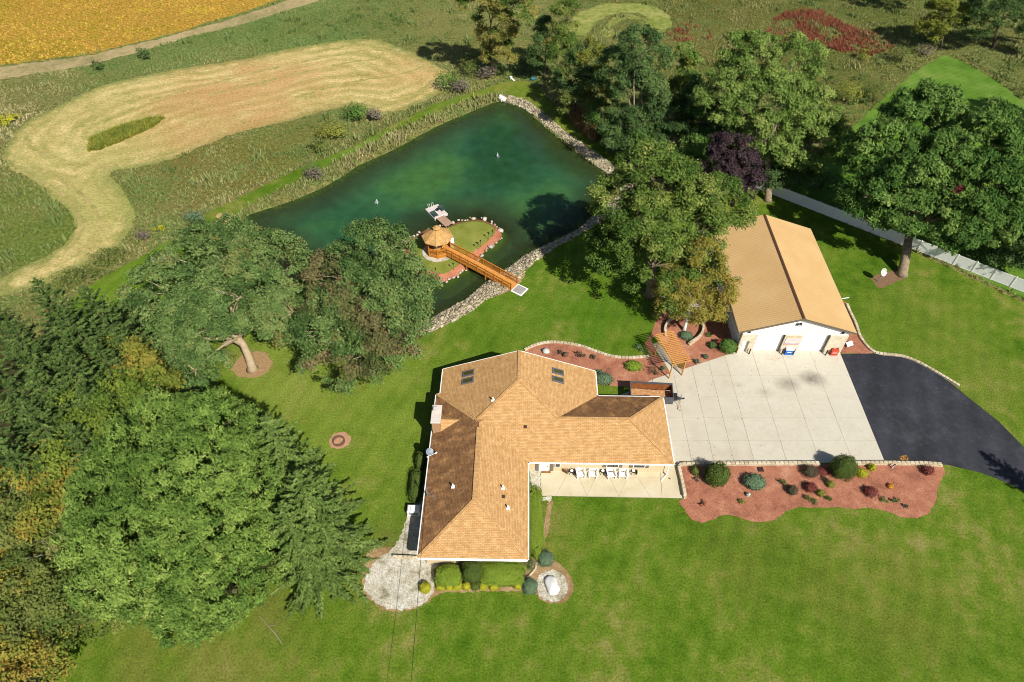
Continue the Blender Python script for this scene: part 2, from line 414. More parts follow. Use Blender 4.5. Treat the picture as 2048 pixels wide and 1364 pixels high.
# ------------------------------------------------------------------ fields, lawns, track
HAY_PX = [(51, 246), (103, 219), (191, 176), (260, 157), (342, 140), (478, 120), (598, 94), (700, 79), (762, 80), (800, 96), (830, 108), (871, 132), (905, 150), (892, 178), (865, 195), (817, 215), (762, 229),
          (700, 212), (615, 232), (530, 253), (472, 267), (410, 290), (342, 318), (273, 335), (222, 345), (236, 369), (260, 403), (270, 434), (260, 462), (246, 480), (219, 508), (137, 545), (103, 562),
          (51, 580), (0, 592), (-60, 606), (-60, 575), (0, 556), (68, 525), (126, 491), (147, 457), (140, 430), (113, 403), (68, 362), (34, 345), (10, 325), (10, 301), (30, 270)]
sheet('hay_field', rough_edge(GP(HAY_PX, 0, 3), .8, .22), .012, M['hay'], 2.2, dist=True)
def path_strip(px, wid, n=5, closed=False):
    c = np.array(smooth([G2(*p) for p in px], n, closed)); d = np.gradient(c, axis=0); nn = np.c_[-d[:, 1], d[:, 0]]; nn /= np.linalg.norm(nn, axis=1)[:, None]
    return [tuple(p) for p in c + nn * wid / 2] + [tuple(p) for p in (c - nn * wid / 2)[::-1]]
M['mow_track'] = ground_mat('faded_mower_track', [.2, .8], [(.36, S(150, 148, 84)), (.5, S(172, 160, 98)), (.62, S(196, 176, 118))], fine=(.7, 1.3), fscale=3, bmp=.6)
M['mown'] = ground_mat('mown_meadow_strip', [.2, .8], [(.36, S(112, 128, 52)), (.5, S(142, 150, 76)), (.62, S(166, 164, 98))], fine=(.7, 1.3), fscale=3, bmp=.6)
for px_ in ([(20, 335), (75, 358), (120, 385), (150, 420), (158, 455), (135, 500), (70, 540)], [(60, 330), (120, 358), (170, 395), (198, 435), (190, 470), (150, 515)], [(50, 262), (60, 290), (110, 315), (180, 330), (270, 325), (400, 288)],
            [(590, 195), (700, 165), (800, 148), (862, 130), (872, 150), (830, 185), (740, 205)], [(420, 190), (560, 155), (700, 125), (790, 115)], [(300, 200), (430, 165), (600, 125), (740, 100), (800, 108)]):
    sheet('mowing_track', rough_edge(path_strip(px_, .6, 6), .5, .2), .016, M['mow_track'])
SOY = GP([(-500, 255), (0, 130), (171, 109), (342, 68), (444, 38), (560, 0), (700, -50), (900, -130), (900, -330), (-700, -330)])
sheet('soybean_field', rough_edge(SOY, 1.5, .3), .012, M['soy'])
TRACK = GP([(-500, 268), (0, 134), (171, 112), (342, 72), (444, 43), (560, 6), (700, -46), (900, -125), (900, -112), (760, -45), (632, 4), (581, 19), (478, 51), (376, 73), (273, 106), (171, 132), (0, 158), (-500, 300)])
sheet('farm_track', rough_edge(TRACK, 1.0, .2), .008, M['track'])
LAWN_OUT = [(60, 1420), (110, 1260), (180, 1150), (190, 900), (150, 700), (140, 597), (240, 535), (330, 487), (385, 455), (430, 419), (506, 383), (598, 337), (700, 297), (782, 253), (871, 208), (953, 183), (1005, 165), (1049, 162),
            (1073, 174), (1107, 208), (1152, 250), (1203, 290), (1240, 325), (1290, 366), (1360, 385), (1420, 400), (1515, 366), (1700, 449), (1880, 528), (2048, 606), (2300, 728), (2500, 1000), (2300, 1700), (400, 1700)]
LAWN_IN = [(1290, 370), (1244, 345), (1213, 319), (1175, 295), (1128, 261), (1100, 237), (1056, 201), (1017, 190), (988, 187), (919, 208), (851, 236), (765, 273), (700, 309), (615, 352), (533, 393), (478, 424), (440, 438), (462, 470),
           (520, 520), (600, 580), (690, 648), (770, 690), (847, 668), (905, 643), (946, 620), (970, 600), (1000, 590), (1022, 582), (1040, 570), (1047, 553), (1051, 539), (1070, 522), (1121, 489), (1180, 457), (1250, 417), (1292, 390)]
LAWN = rough_edge(GP(LAWN_OUT, 0, 2, False) , 1.0, .12)[:-1] + GP([(1345, 386), (1293, 389)]) + rough_edge(GP(LAWN_IN[::-1], 0, 2, False), .8, .1)[:-1] + GP([(1292, 371)])
# outer ring walked once, then the pond bank walked back, joined by a seam under the trees
_out = GP(LAWN_OUT, 0, 0); _in = GP(LAWN_IN, 0, 0)
k = LAWN_OUT.index((1290, 366))
ring = _out[k + 1:] + _out[:k + 1]
LAWN = ring[:] + _in
LAWN_R = rough_edge(LAWN, 1.0, .09)
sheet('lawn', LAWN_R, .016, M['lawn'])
NLAWN = GP([(1881, 113), (1908, 116), (1963, 144), (2025, 185), (2120, 260), (2300, 380), (2400, 770), (2300, 716), (2048, 596), (1880, 519), (1700, 441), (1620, 400), (1570, 365), (1600, 330), (1640, 300), (1720, 240), (1768, 195), (1820, 152)], 0, 2)
sheet('neighbour_lawn', rough_edge(NLAWN, 1.0, .15), .008, M['lawn2'])
# mown loop in the far meadow
sheet('mown_loop', rough_edge(path_strip([(1150, 70), (1175, 35), (1220, 18), (1275, 16), (1310, 28), (1318, 45), (1300, 60)], 5.5), 1.0, .3), .008, M['mown'])
sheet('mown_path', rough_edge(path_strip([(1215, 75), (1225, 45), (1255, 33), (1285, 40), (1290, 55)], 2.0), 1.0, .3), .012, M['mown'])

# ------------------------------------------------------------------ pond
def water_mat():
    m, t, b, o = nodes('pond_water'); c = coords(t); e = attr(t, 'edge')
    big = ramp(t, noise(t, c, .055, 3, .5, .6), [(.34, S(40, 80, 50)), (.45, S(50, 94, 58)), (.54, S(62, 106, 58)), (.64, S(70, 112, 50))])
    fine = ramp(t, noise(t, c, .5, 5, .65), [(.3, .78), (.7, 1.2)])
    big = mixc(t, 1.0, big, fine, 'MULTIPLY')
    ed = math_(t, 'ADD', e, math_(t, 'MULTIPLY', math_(t, 'SUBTRACT', noise(t, c, .35, 4), .5), 3.0))
    big = mixc(t, ramp(t, math_(t, 'DIVIDE', ed, 9.0), [(.1, 1.0), (.8, 0.0)]), big, S(56, 66, 42))
    t.links.new(big, b.inputs['Base Color']); b.inputs['Roughness'].default_value = .08; b.inputs['IOR'].default_value = 1.33
    bump(t, b, noise(t, c, 2.2, 3), .12, .03)
    tr = N(t, 'ShaderNodeBsdfTransparent'); tr.inputs[0].default_value = (.55, .72, .55, 1)
    mx = N(t, 'ShaderNodeMixShader'); t.links.new(ramp(t, math_(t, 'DIVIDE', ed, 9.0), [(.0, .25), (.22, .7), (.55, .97)]), mx.inputs[0])
    t.links.new(tr.outputs[0], mx.inputs[1]); t.links.new(b.outputs[0], mx.inputs[2]); t.links.new(mx.outputs[0], o.inputs[0])
    return m
M['water'] = water_mat()
wa = np.array(WATER); ctr = wa.mean(0)
dW = np.gradient(np.r_[wa, wa[:1]], axis=0)[:-1]; area = np.sum(wa[:, 0] * np.roll(wa[:, 1], -1) - np.roll(wa[:, 0], -1) * wa[:, 1])
nW = np.c_[dW[:, 1], -dW[:, 0]] * np.sign(area); nW /= np.linalg.norm(nW, axis=1)[:, None]
po = sheet('pond_water', [tuple(p) for p in wa + nW * .5], WL, M['water'], 1.2)
co = np.array([v.co[:2] for v in po.data.vertices])
at = po.data.attributes.new('edge', 'FLOAT', 'POINT')
at.data.foreach_set('value', np.clip(np.minimum(-sdist(co, WATER), sdist(co, ISL)), 0, 30).astype(np.float32))

# ------------------------------------------------------------------ rocks
def rock_proto():
    bm = bmesh.new(); bmesh.ops.create_icosphere(bm, subdivisions=1, radius=1); V = np.array([v.co[:] for v in bm.verts]); Fs = np.array([[v.index for v in f.verts] for f in bm.faces]); bm.free()
    return V, Fs
RV, RF = rock_proto()
def rocks(pos, size, flat=.7):
    """many rocks as arrays (V, F, tint)"""
    n = len(pos); V = np.repeat(RV[None], n, 0) * rng.uniform(.72, 1.25, (n, len(RV), 1)) * rng.uniform(.7, 1.3, (n, 1, 3)); V[:, :, 2] *= flat
    a = rng.uniform(0, 6.28, n); c, s_ = np.cos(a)[:, None], np.sin(a)[:, None]
    V = np.stack([V[..., 0] * c - V[..., 1] * s_, V[..., 0] * s_ + V[..., 1] * c, V[..., 2]], -1) * np.asarray(size)[:, None, None] + np.asarray(pos)[:, None, :]
    Fs = RF[None] + (np.arange(n) * len(RV))[:, None, None]
    return V.reshape(-1, 3), Fs.reshape(-1, 3), np.repeat(rng.uniform(0, 1, n), len(RV))
def tint_mat(name, stops, rough=.85, bmp=.4, bs=14):
    m, t, b, o = nodes(name); c = coords(t)
    col = ramp(t, attr(t, 'tint'), stops)
    n = noise(t, c, 6, 4); col = mixc(t, 1.0, col, ramp(t, n, [(.3, .75), (.7, 1.15)]), 'MULTIPLY')
    t.links.new(col, b.inputs['Base Color']); b.inputs['Roughness'].default_value = rough; bump(t, b, noise(t, c, bs, 4), bmp, .03); return m
M['riprap'] = tint_mat('pale_limestone_riprap', [(0, S(104, 94, 74)), (.4, S(168, 154, 124)), (.8, S(198, 184, 152)), (1, S(218, 208, 184))])
M['boulder'] = tint_mat('granite_boulder', [(0, S(170, 150, 132)), (.35, S(206, 186, 168)), (.7, S(220, 208, 194)), (1, S(190, 184, 174))])
def fill(poly, n, pad=0):
    q = np.array(poly); lo, hi = q.min(0), q.max(0); out = np.zeros((0, 2))
    while len(out) < n:
        p = rng.uniform(lo, hi, (n * 3, 2)); out = np.r_[out, p[inside(p, poly)]]
    return out[:n]
RIP1 = GP([(1017, 190), (1056, 201), (1100, 237), (1128, 261), (1175, 295), (1213, 319), (1244, 345), (1296, 384), (1275, 396), (1240, 380), (1226, 355), (1211, 341), (1178, 317), (1138, 286), (1101, 256), (1069, 228), (1041, 209), (1010, 201)])
RIP2 = GP([(790, 690), (847, 669), (905, 643), (946, 620), (970, 600), (1000, 588), (1018, 576), (1030, 560), (1047, 551), (1051, 539), (1070, 522), (1121, 489), (1180, 457), (1250, 417), (1294, 388), (1262, 382), (1222, 400), (1188, 427), (1158, 455), (1104, 481), (1056, 504), (1008, 538), (968, 564),
           (933, 595), (885, 620), (844, 644), (790, 656)])
for nm, poly, n in (('shore_rocks', RIP1, 2600), ('shore_rocks', RIP2, 4400)):
    p = fill(poly, n); z = terrain_z(p); s_ = rng.uniform(.07, .19, n) * np.where(rng.random(n) < .12, 1.7, 1)
    V, Fs, ti = rocks(np.c_[p, z + .03], s_)
    tag(link(nm, npmesh(nm, V, Fs, M['riprap'], ti)), 'pale broken limestone piled along the pond shore', 'rocks', kind='stuff')
sheet('gravel_bank', rough_edge(RIP1, .6, .15), 0, plain('pale_bank_gravel', S(176, 164, 138), .95, .3, 5, bmp=.8), .7, zfun=lambda V: terrain_z(V) + .02)
sheet('gravel_bank', rough_edge(RIP2, .6, .15), 0, bpy.data.materials['pale_bank_gravel'], .7, zfun=lambda V: terrain_z(V) + .02)
sheet('beach_patch', rough_edge(GP([(430, 432), (450, 426), (478, 432), (492, 440), (500, 462), (480, 452), (455, 446)], 0, 2), .5, .1), 0, plain('tan_sand', S(198, 166, 112), .95, .15), .7, zfun=lambda V: terrain_z(V) + .03)

# ------------------------------------------------------------------ island
def isl_z(V):
    d = -sdist(V, ISL)
    return np.where(d < 0, -.5 + d, np.minimum(-.42 + d * .55, .06 + .1 * np.clip(d / 4, 0, 1)))
isl_out = np.array(ISL); di = np.gradient(np.r_[isl_out, isl_out[:1]], axis=0)[:-1]
ai = np.sum(isl_out[:, 0] * np.roll(isl_out[:, 1], -1) - np.roll(isl_out[:, 0], -1) * isl_out[:, 1])
ni = np.c_[di[:, 1], -di[:, 0]] * np.sign(ai); ni /= np.linalg.norm(ni, axis=1)[:, None]
island = sheet('island', [tuple(p) for p in isl_out + ni * 1.6], 0, ground_mat('island_lawn', [.12, .5], [(.38, S(112, 124, 48)), (.5, S(134, 142, 60)), (.62, S(150, 150, 76))], fine=(.8, 1.2), fscale=7), .45, zfun=isl_z)
def ring_sheet(name, outer, inner, z, mat, zfun=None, parent=None):
    o = [tuple(p) for p in outer]; i = [tuple(p) for p in inner]
    j = int(np.argmin([np.hypot(p[0] - o[0][0], p[1] - o[0][1]) for p in i])); i = i[j:] + i[:j]
    e = 1e-3
    ob = sheet(name, o + [(o[0][0] + e, o[0][1] + e)] + [(i[0][0] + e, i[0][1] + e)] + i[:0:-1] + [i[0]], z, mat, .5, zfun=zfun)
    if parent: ob.parent = parent; del ob['kind']
    return ob
ring_sheet('mulch_ring', ISL, ISLG, 0, ground_mat('island_red_mulch', [.3, 1.], [(.36, S(168, 104, 78)), (.6, S(200, 134, 102))], fine=(.65, 1.35), fscale=9), zfun=lambda V: isl_z(V) + .05, parent=island)
per = np.r_[isl_out, isl_out[:1]]; seg = np.hypot(*np.diff(per, axis=0).T); cum = np.r_[0, np.cumsum(seg)]
proto_b = []
for q in range(8):
    V, Fs, ti = rocks(np.zeros((1, 3)), [1.0], .75)
    proto_b.append(npmesh('boulder', V, Fs, M['boulder'], np.full(len(V), q / 7)))
s_ = 0.0
while s_ < cum[-1]:
    i = min(np.searchsorted(cum, s_, 'right') - 1, len(seg) - 1); f_ = (s_ - cum[i]) / seg[i]; p = per[i] * (1 - f_) + per[i + 1] * f_
    r = rng.choice([.2, .26, .34, .44], p=[.35, .35, .2, .1]); off = rng.uniform(-.25, .4)
    if rng.random() < .85:
        b = link('boulder', proto_b[rng.integers(8)], island, (p[0] + ni[i][0] * off, p[1] + ni[i][1] * off, -.32 + r * .35), rng.uniform(0, 6.28)); b.scale = (r, r * rng.uniform(.75, 1), r * rng.uniform(.8, 1))
    s_ += r * rng.uniform(1.5, 3.0)

# ------------------------------------------------------------------ driveway, patio, asphalt
def clip(poly, conv):
    out = poly; n = len(conv)
    for i in range(n):
        a, b = conv[i], conv[(i + 1) % n]; res = []
        sd = lambda p: (b[0] - a[0]) * (p[1] - a[1]) - (b[1] - a[1]) * (p[0] - a[0])
        for j in range(len(out)):
            p, q = out[j], out[(j + 1) % len(out)]; sp, sq = sd(p), sd(q)
            if sp >= 0: res.append(p)
            if (sp >= 0) != (sq >= 0):
                t = sp / (sp - sq); res.append((p[0] + (q[0] - p[0]) * t, p[1] + (q[1] - p[1]) * t))
        out = res
        if not out: break
    return out
def poly_area(p): return abs(sum(p[i][0] * p[(i + 1) % len(p)][1] - p[(i + 1) % len(p)][0] * p[i][1] for i in range(len(p)))) / 2
DR = [(16.9, 39.7), (40.62, 40.25), (40.85, 56.22), (28.05, 56.22), (16.9, 51.75)]
drive = sheet('driveway', DR, .03, M['joint'])
xs = [16.9, 19.6, 22.0, 24.2, 26.42, 29.95, 33.55, 37.15, 40.85]; ys = [39.6, 43.0, 46.1, 49.1, 52.3, 56.3]
g_ = .013
for i in range(len(xs) - 1):
    for j in range(len(ys) - 1):
        c = clip([(xs[i] + g_, ys[j] + g_), (xs[i + 1] - g_, ys[j] + g_), (xs[i + 1] - g_, ys[j + 1] - g_), (xs[i] + g_, ys[j + 1] - g_)], DR)
        if len(c) > 2 and poly_area(c) > .3:
            MB().prism(c, 0, .06 + .004 * ((i * 7 + j * 3) % 4), False).obj('slab', M['slab' if i >= 4 else 'slab2'], drive)
MB().prism([(28.05, 56.2), (40.8, 56.1), (40.8, 56.5), (28.05, 56.7)], 0, .05, False).obj('threshold', M['slab'], drive)
back_walk = sheet('back_walk', [(9.3, 47.4), (16.86, 47.4), (16.86, 51.7), (15.9, 51.2), (14.6, 50.3), (12.4, 49.2), (9.3, 49.25)], .05, M['slab2'])
arb_walk = sheet('arbour_walk', GP([(1343, 755), (1366, 745), (1356, 733), (1340, 716), (1326, 697), (1318, 684), (1306, 688), (1314, 704), (1328, 724), (1338, 742)]), .045, M['slab2'])
PAT = GP([(1082, 922), (1345, 922), (1352, 935), (1362, 950), (1369, 997), (1082, 992)])
patio = sheet('patio', PAT, .03, M['joint'])
P0 = G2(1081.5, 940); cy0, cy1 = PAT[5][1], PAT[0][1]
px_cols = [1082, 1131, 1174, 1238, 1268, 1301, 1325]
dl = [[(1082, 992), (1111, 992), (1132, 953), (1132, 922), (1082, 922)], [(1111, 992), (1174, 992), (1158, 955), (1132, 953)], [(1132, 953), (1158, 955), (1190, 956), (1190, 922), (1132, 922)],
      [(1174, 992), (1158, 955), (1190, 956)], [(1174, 992), (1238, 993.5), (1220, 956), (1190, 956)], [(1190, 956), (1220, 956), (1254, 956), (1254, 922), (1190, 922)], [(1238, 993.5), (1220, 956), (1254, 956)],
      [(1238, 993.5), (1301, 995), (1276, 956), (1254, 956)], [(1254, 956), (1276, 956), (1320, 956), (1320, 922), (1254, 922)], [(1301, 995), (1276, 956), (1320, 956), (1324, 995.5)], [(1324, 995.5), (1320, 922), (1345, 922), (1352, 935), (1362, 950), (1369, 997)]]
for d in dl:
    q = [np.array(G2(*p)) for p in d]; c = sum(q) / len(q)
    q = [p + (c - p) / max(np.hypot(*(c - p)), .1) * .016 for p in q]
    MB().prism([tuple(p) for p in q], 0, .058, False).obj('slab', M['patio'], patio)
ASPH = GP([(1681, 708), (1751, 707), (1765, 711), (1803, 713), (1833, 724), (1867, 743), (1908, 771), (1929, 789), (1997, 843), (2048, 895), (2200, 1030), (2420, 1200), (2400, 1320), (2200, 1065), (2048, 982), (2014, 966), (1963, 946), (1895, 930), (1768, 922.5)])
sheet('asphalt_drive', ASPH, .036, M['asphalt'])

# ------------------------------------------------------------------ planting beds
BED1 = [(1358, 934), (1366, 930), (1640, 928), (1884, 930), (1890, 946), (1876, 972), (1872, 1005), (1855, 1029), (1833, 1037), (1806, 1034), (1780, 1025), (1753, 1018), (1672, 1015), (1592, 1015), (1573, 1023), (1549, 1040), (1522, 1045), (1495, 1040), (1476, 1034), (1449, 1030), (1425, 1040),
        (1404, 1045), (1382, 1040), (1366, 1018), (1357, 1003), (1368, 998), (1362, 950)]
sheet('mulch_bed', rough_edge(GP(BED1), .35, .05), .04, M['mulch'])
BEDC = [(1030, 712), (1049, 702), (1073, 691), (1107, 686), (1158, 693), (1193, 705), (1227, 715), (1261, 717), (1302, 713), (1312, 706), (1326, 722), (1338, 743), (1342, 753), (1316, 765), (1290, 777), (1258, 775), (1192, 770), (1192, 740)]
sheet('mulch_bed', rough_edge(GP(BEDC), .35, .04), .028, M['mulch'])
BEDB = [(1302, 712), (1288, 690), (1303, 668), (1312, 642), (1335, 615), (1400, 600), (1452, 605), (1470, 702), (1448, 711), (1366, 743), (1350, 724), (1335, 708), (1320, 680), (1310, 672), (1302, 680), (1312, 702)]
sheet('mulch_bed', rough_edge(GP(BEDB), .35, .04), .032, M['mulch'])
sheet('mulch_bed', rough_edge(GP([(1684, 600), (1694, 606), (1711, 645), (1722, 676), (1742, 699), (1752, 706), (1681, 707), (1695, 660)]), .35, .04), .03, M['mulch'])
GRAV = [(835, 1000), (822, 1024), (813, 1034), (800, 1076), (776, 1106), (745, 1127), (731, 1158), (728, 1178), (748, 1202), (779, 1219), (827, 1216), (854, 1202), (871, 1171), (868, 1137), (880, 1122), (880, 1000)]
sheet('tan_soil_edge', rough_edge(GP([(738, 1100), (790, 1095), (870, 1125), (1060, 1122), (1095, 1000), (1104, 1000), (1100, 1040), (1088, 1112), (1105, 1118), (1140, 1150), (1146, 1180), (1128, 1204), (1090, 1206), (1066, 1186), (1040, 1183), (890, 1186), (858, 1203), (826, 1219), (778, 1222), (745, 1205), (725, 1178), (728, 1130)], 0, 3), .22, .07), .022, M['mulch2'])
sheet('gravel_bed', rough_edge(GP(GRAV, 0, 2), .2, .07), .032, M['gravel'])
sheet('gravel_bed', rough_edge(GP([(1058, 925), (1081, 925), (1081, 995), (1105, 992), (1100, 1004), (1078, 1000), (1062, 972)]), .3, .06), .03, M['gravel'])
th = np.linspace(0, 6.283, 28)[:-1]
cx, cy = G2(1104, 1172)
sheet('white_stone_bed', rough_edge([(cx + 1.5 * math.cos(a), cy + 1.55 * math.sin(a)) for a in th], .15, .07), .034, M['gravel'])
cx, cy = G2(680, 881)
sheet('fire_pit_soil', rough_edge([(cx + 1.2 * math.cos(a), cy + 1.15 * math.sin(a)) for a in th], .3, .05), .022, plain('pinkish_dirt', S(190, 146, 114), .95, .15, bmp=.3))
sheet('oak_mulch_ring', rough_edge([(G2(505, 730)[0] + 2.4 * math.cos(a), G2(505, 730)[1] + 2.1 * math.sin(a)) for a in th], .3, .1), .022, plain('old_mulch', S(168, 136, 96), .95, .2, bmp=.3))
sheet('maple_mulch', rough_edge(GP([(1741, 556), (1768, 545), (1800, 540), (1815, 552), (1790, 566), (1758, 577)]), .3, .08), .022, plain('maple_mulch_brown', S(134, 104, 78), .95, .2, bmp=.3))
sheet('island_gravel', [(-10.5 + 2.35 * math.cos(a), 75.2 + 2.3 * math.sin(a)) for a in th], .17, M['gravel'])
sheet('bridge_landing_mulch', rough_edge(GP([(1000, 590), (1022, 580), (1040, 566), (1050, 552), (1046, 538), (1034, 540), (1015, 560), (990, 580)]), .3, .06), .03, M['mulch2'])

sheet('forest_floor', rough_edge(GP([(-150, 690), (60, 700), (200, 760), (330, 860), (480, 900), (600, 980), (640, 1080), (560, 1150), (400, 1200), (200, 1190), (60, 1240), (-200, 1330)], 0, 2), .8, .3), .026, ground_mat('needle_litter', [.3, 1.2], [(.36, S(48, 48, 28)), (.6, S(72, 70, 40))], fine=(.6, 1.4), fscale=5))
# ------------------------------------------------------------------ building materials
def slope_uv(me):
    uv = me.uv_layers.new(name='UVMap'); Zv = Vector((0, 0, 1))
    for p in me.polygons:
        n = p.normal; h = Zv.cross(n)
        h = h.normalized() if h.length > .01 else Vector((1, 0, 0)); v = n.cross(h)
        for li in p.loop_indices:
            c = me.vertices[me.loops[li].vertex_index].co
            uv.data[li].uv = (c.dot(h), c.dot(v))
def shingle_mat(name, a, b_, stain_cols, row=.16, wid=.42):
    m, t, b, o = nodes(name); uv = coords(t, out='UV'); c = coords(t)
    br = N(t, 'ShaderNodeTexBrick'); br.offset = .5; br.inputs['Scale'].default_value = 1; br.inputs['Brick Width'].default_value = wid; br.inputs['Row Height'].default_value = row
    br.inputs['Mortar Size'].default_value = .012; br.inputs['Mortar Smooth'].default_value = .3; br.inputs['Bias'].default_value = 0
    br.inputs['Color1'].default_value = (.88, .88, .88, 1); br.inputs['Color2'].default_value = (1.13, 1.13, 1.13, 1); br.inputs['Mortar'].default_value = (.55, .5, .45, 1)
    t.links.new(uv, br.inputs['Vector'])
    base = ramp(t, noise(t, uv, 1.6, 4), [(.35, a), (.65, b_)])
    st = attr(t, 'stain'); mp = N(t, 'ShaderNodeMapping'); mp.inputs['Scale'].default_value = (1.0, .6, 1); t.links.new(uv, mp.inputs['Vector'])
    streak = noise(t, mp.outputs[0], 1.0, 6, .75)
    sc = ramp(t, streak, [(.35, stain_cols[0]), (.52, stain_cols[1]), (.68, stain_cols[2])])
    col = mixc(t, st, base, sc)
    rows = N(t, 'ShaderNodeTexWave', bands_direction='Y'); rows.inputs['Scale'].default_value = 1 / (row * 6.2832) * 3.1416 / 1.0; rows.inputs['Distortion'].default_value = 0
    t.links.new(uv, rows.inputs['Vector'])
    col = mixc(t, 1.0, col, br.outputs['Color'], 'MULTIPLY')
    pn = noise(t, uv, 7.0, 3, .7)
    col = mixc(t, 1.0, col, ramp(t, pn, [(.3, .82), (.7, 1.18)]), 'MULTIPLY')
    t.links.new(col, b.inputs['Base Color']); b.inputs['Roughness'].default_value = .95; b.inputs['Specular IOR Level'].default_value = .05
    bump(t, b, br.outputs['Fac'], .3, .02); b.inputs['Normal'].links[0].from_node.invert = True
    return m
KR = 1.62
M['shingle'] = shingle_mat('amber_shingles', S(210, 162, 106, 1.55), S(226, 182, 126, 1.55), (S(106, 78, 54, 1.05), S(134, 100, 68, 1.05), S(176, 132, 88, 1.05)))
M['shingle2'] = shingle_mat('gazebo_shingles', S(208, 160, 98, 1.5), S(230, 186, 124, 1.5), (S(104, 76, 52), S(128, 94, 62), S(160, 120, 80)))
M['white'] = plain('white_trim', (.78, .76, .72, 1), .5, .05)
M['cream'] = plain('cream_siding', S(226, 206, 168), .7, .06, 2, bmp=.1)
M['tanmetal'] = None
def metal_roof():
    m, t, b, o = nodes('tan_steel_roof'); uv = coords(t, out='UV'); c = coords(t)
    n = noise(t, c, .25, 4)
    t.links.new(ramp(t, n, [(.35, S(214, 176, 120, 1.4)), (.65, S(222, 187, 132, 1.4))]), b.inputs['Base Color'])
    b.inputs['Roughness'].default_value = .55; b.inputs['Specular IOR Level'].default_value = .35
    return m
M['tanmetal'] = metal_roof()
M['brownmetal'] = plain('brown_ridge_metal', S(96, 66, 48), .5, .1)
M['greytrim'] = plain('taupe_trim', S(120, 108, 92), .6, .1)
M['whitesteel'] = plain('white_ribbed_steel', (.74, .73, .70, 1), .45, .04)
M['stone'] = ground_mat('tan_stone_veneer', [.9, 2.5], [(.36, S(214, 198, 166)), (.5, S(234, 220, 192)), (.64, S(242, 232, 208))], fine=(.8, 1.15), fscale=6, bmp=.5)
M['doorwhite'] = plain('white_door_paint', (.80, .79, .77, 1), .4, .03)
M['dark'] = plain('dark_metal', (.02, .02, .022, 1), .5, .2)
M['glass'] = None
def glass_mat(name, col, rough=.08):
    m, t, b, o = nodes(name); b.inputs['Base Color'].default_value = col; b.inputs['Roughness'].default_value = rough; b.inputs['Specular IOR Level'].default_value = .8
    return m
M['glass'] = glass_mat('dark_window_glass', (.03, .035, .03, 1))
M['skyglass'] = glass_mat('olive_skylight_glass', S(84, 80, 44))
M['shutter'] = plain('grey_shutter', S(120, 116, 110), .6, .1)
M['brick'] = plain('tan_chimney_brick', S(190, 150, 112), .85, .15, 6, bmp=.3)
M['cement'] = plain('pale_cement', S(226, 216, 204), .8, .06)
def wood(name, a, b_, scale=(1, 1, 1)):
    m, t, b, o = nodes(name); c = coords(t, scale)
    n = noise(t, c, 4, 5, .65); t.links.new(ramp(t, n, [(.3, a), (.7, b_)]), b.inputs['Base Color'])
    b.inputs['Roughness'].default_value = .6; b.inputs['Specular IOR Level'].default_value = .2; return m
M['cedar'] = wood('stained_cedar', S(186, 112, 36), S(222, 150, 62))
M['deck'] = wood('cedar_deck', S(206, 138, 66), S(234, 172, 96))
M['pergola'] = wood('orange_pergola_lumber', S(206, 142, 66), S(232, 174, 98))
M['rustwood'] = wood('weathered_bed_planks', S(168, 112, 70), S(226, 180, 130))
M['rust'] = plain('rusty_steel', S(146, 88, 48), .7, .35, 2, bmp=.2)
M['trailer'] = plain('grey_trailer_steel', S(96, 100, 106), .45, .15, 3, metal=.2)
M['vinyl'] = plain('white_vinyl', (.80, .79, .75, 1), .5, .04)
M['block'] = tint_mat('tan_wall_block', [(0, S(196, 178, 144)), (.5, S(214, 198, 166)), (1, S(228, 214, 186))], bmp=.3)
M['galv'] = plain('galvanised_metal', S(186, 190, 192), .4, .1, metal=.6)

# ------------------------------------------------------------------ the house
HY = math.radians(-1.0)
house = empty('ranch_house', (-8.9, 28.07, 0), HY, 'sprawling house with an amber shingle hip roof, four skylights and a big chimney', 'house')
HM = Matrix.Translation((-8.9, 28.07, 0)) @ Matrix.Rotation(HY, 4, 'Z'); HMI = HM.inverted()
E_ = 2.7; PA, PB, PC = .375, .41, .385
AX, AY = 10.4, 19.4; BY0, BY1, BX = 10.65, 19.45, 25.6; CX0, CX1, CY = .45, 18.2, 23.1
zA = E_ + PA * AX / 2; byr = (BY0 + BY1) / 2; zB = E_ + PB * (BY1 - BY0) / 2; cxr = (CX0 + CX1) / 2; zC = E_ + PC * (CX1 - CX0) / 2; cyh = BY0 + (zC - E_) / PB
h_ = AX / 2
roofV = []; roofF = []; stain = []
def rf(pts, st=0.0):
    k = len(roofV); roofV.extend(pts); roofF.append(tuple(range(k, k + len(pts)))); stain.append(st)
rf([(0, 0, E_), (AX, 0, E_), (h_, h_, zA)])                                                   # front hip
rf([(AX, 0, E_), (AX, AY, E_), (h_, AY - h_, zA), (h_, h_, zA)])                              # right slope of the front wing
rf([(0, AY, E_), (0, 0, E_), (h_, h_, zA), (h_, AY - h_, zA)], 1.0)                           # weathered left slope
rf([(AX, AY, E_), (0, AY, E_), (h_, AY - h_, zA)])
xb = CX1 - (zB - E_) / PC
rf([(CX0, BY0, E_), (BX, BY0, E_), (BX - (BY1 - BY0) / 2, byr, zB), (xb, byr, zB), (cxr, cyh, zC)])
rf([(BX, BY0, E_), (BX, BY1, E_), (BX - (BY1 - BY0) / 2, byr, zB)])
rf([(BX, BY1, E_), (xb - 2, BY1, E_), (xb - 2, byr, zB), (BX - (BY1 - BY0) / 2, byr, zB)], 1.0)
rf([(CX1, BY0 - 1, E_), (CX1, CY, E_), (cxr, CY, zC), (cxr, cyh, zC), (xb, byr, zB)][1:] + [(CX1, BY1, E_)])
rf([(CX0, CY, E_), (CX0, BY0, E_), (cxr, cyh, zC), (cxr, CY, zC)])
me = bpy.data.meshes.new('roof')
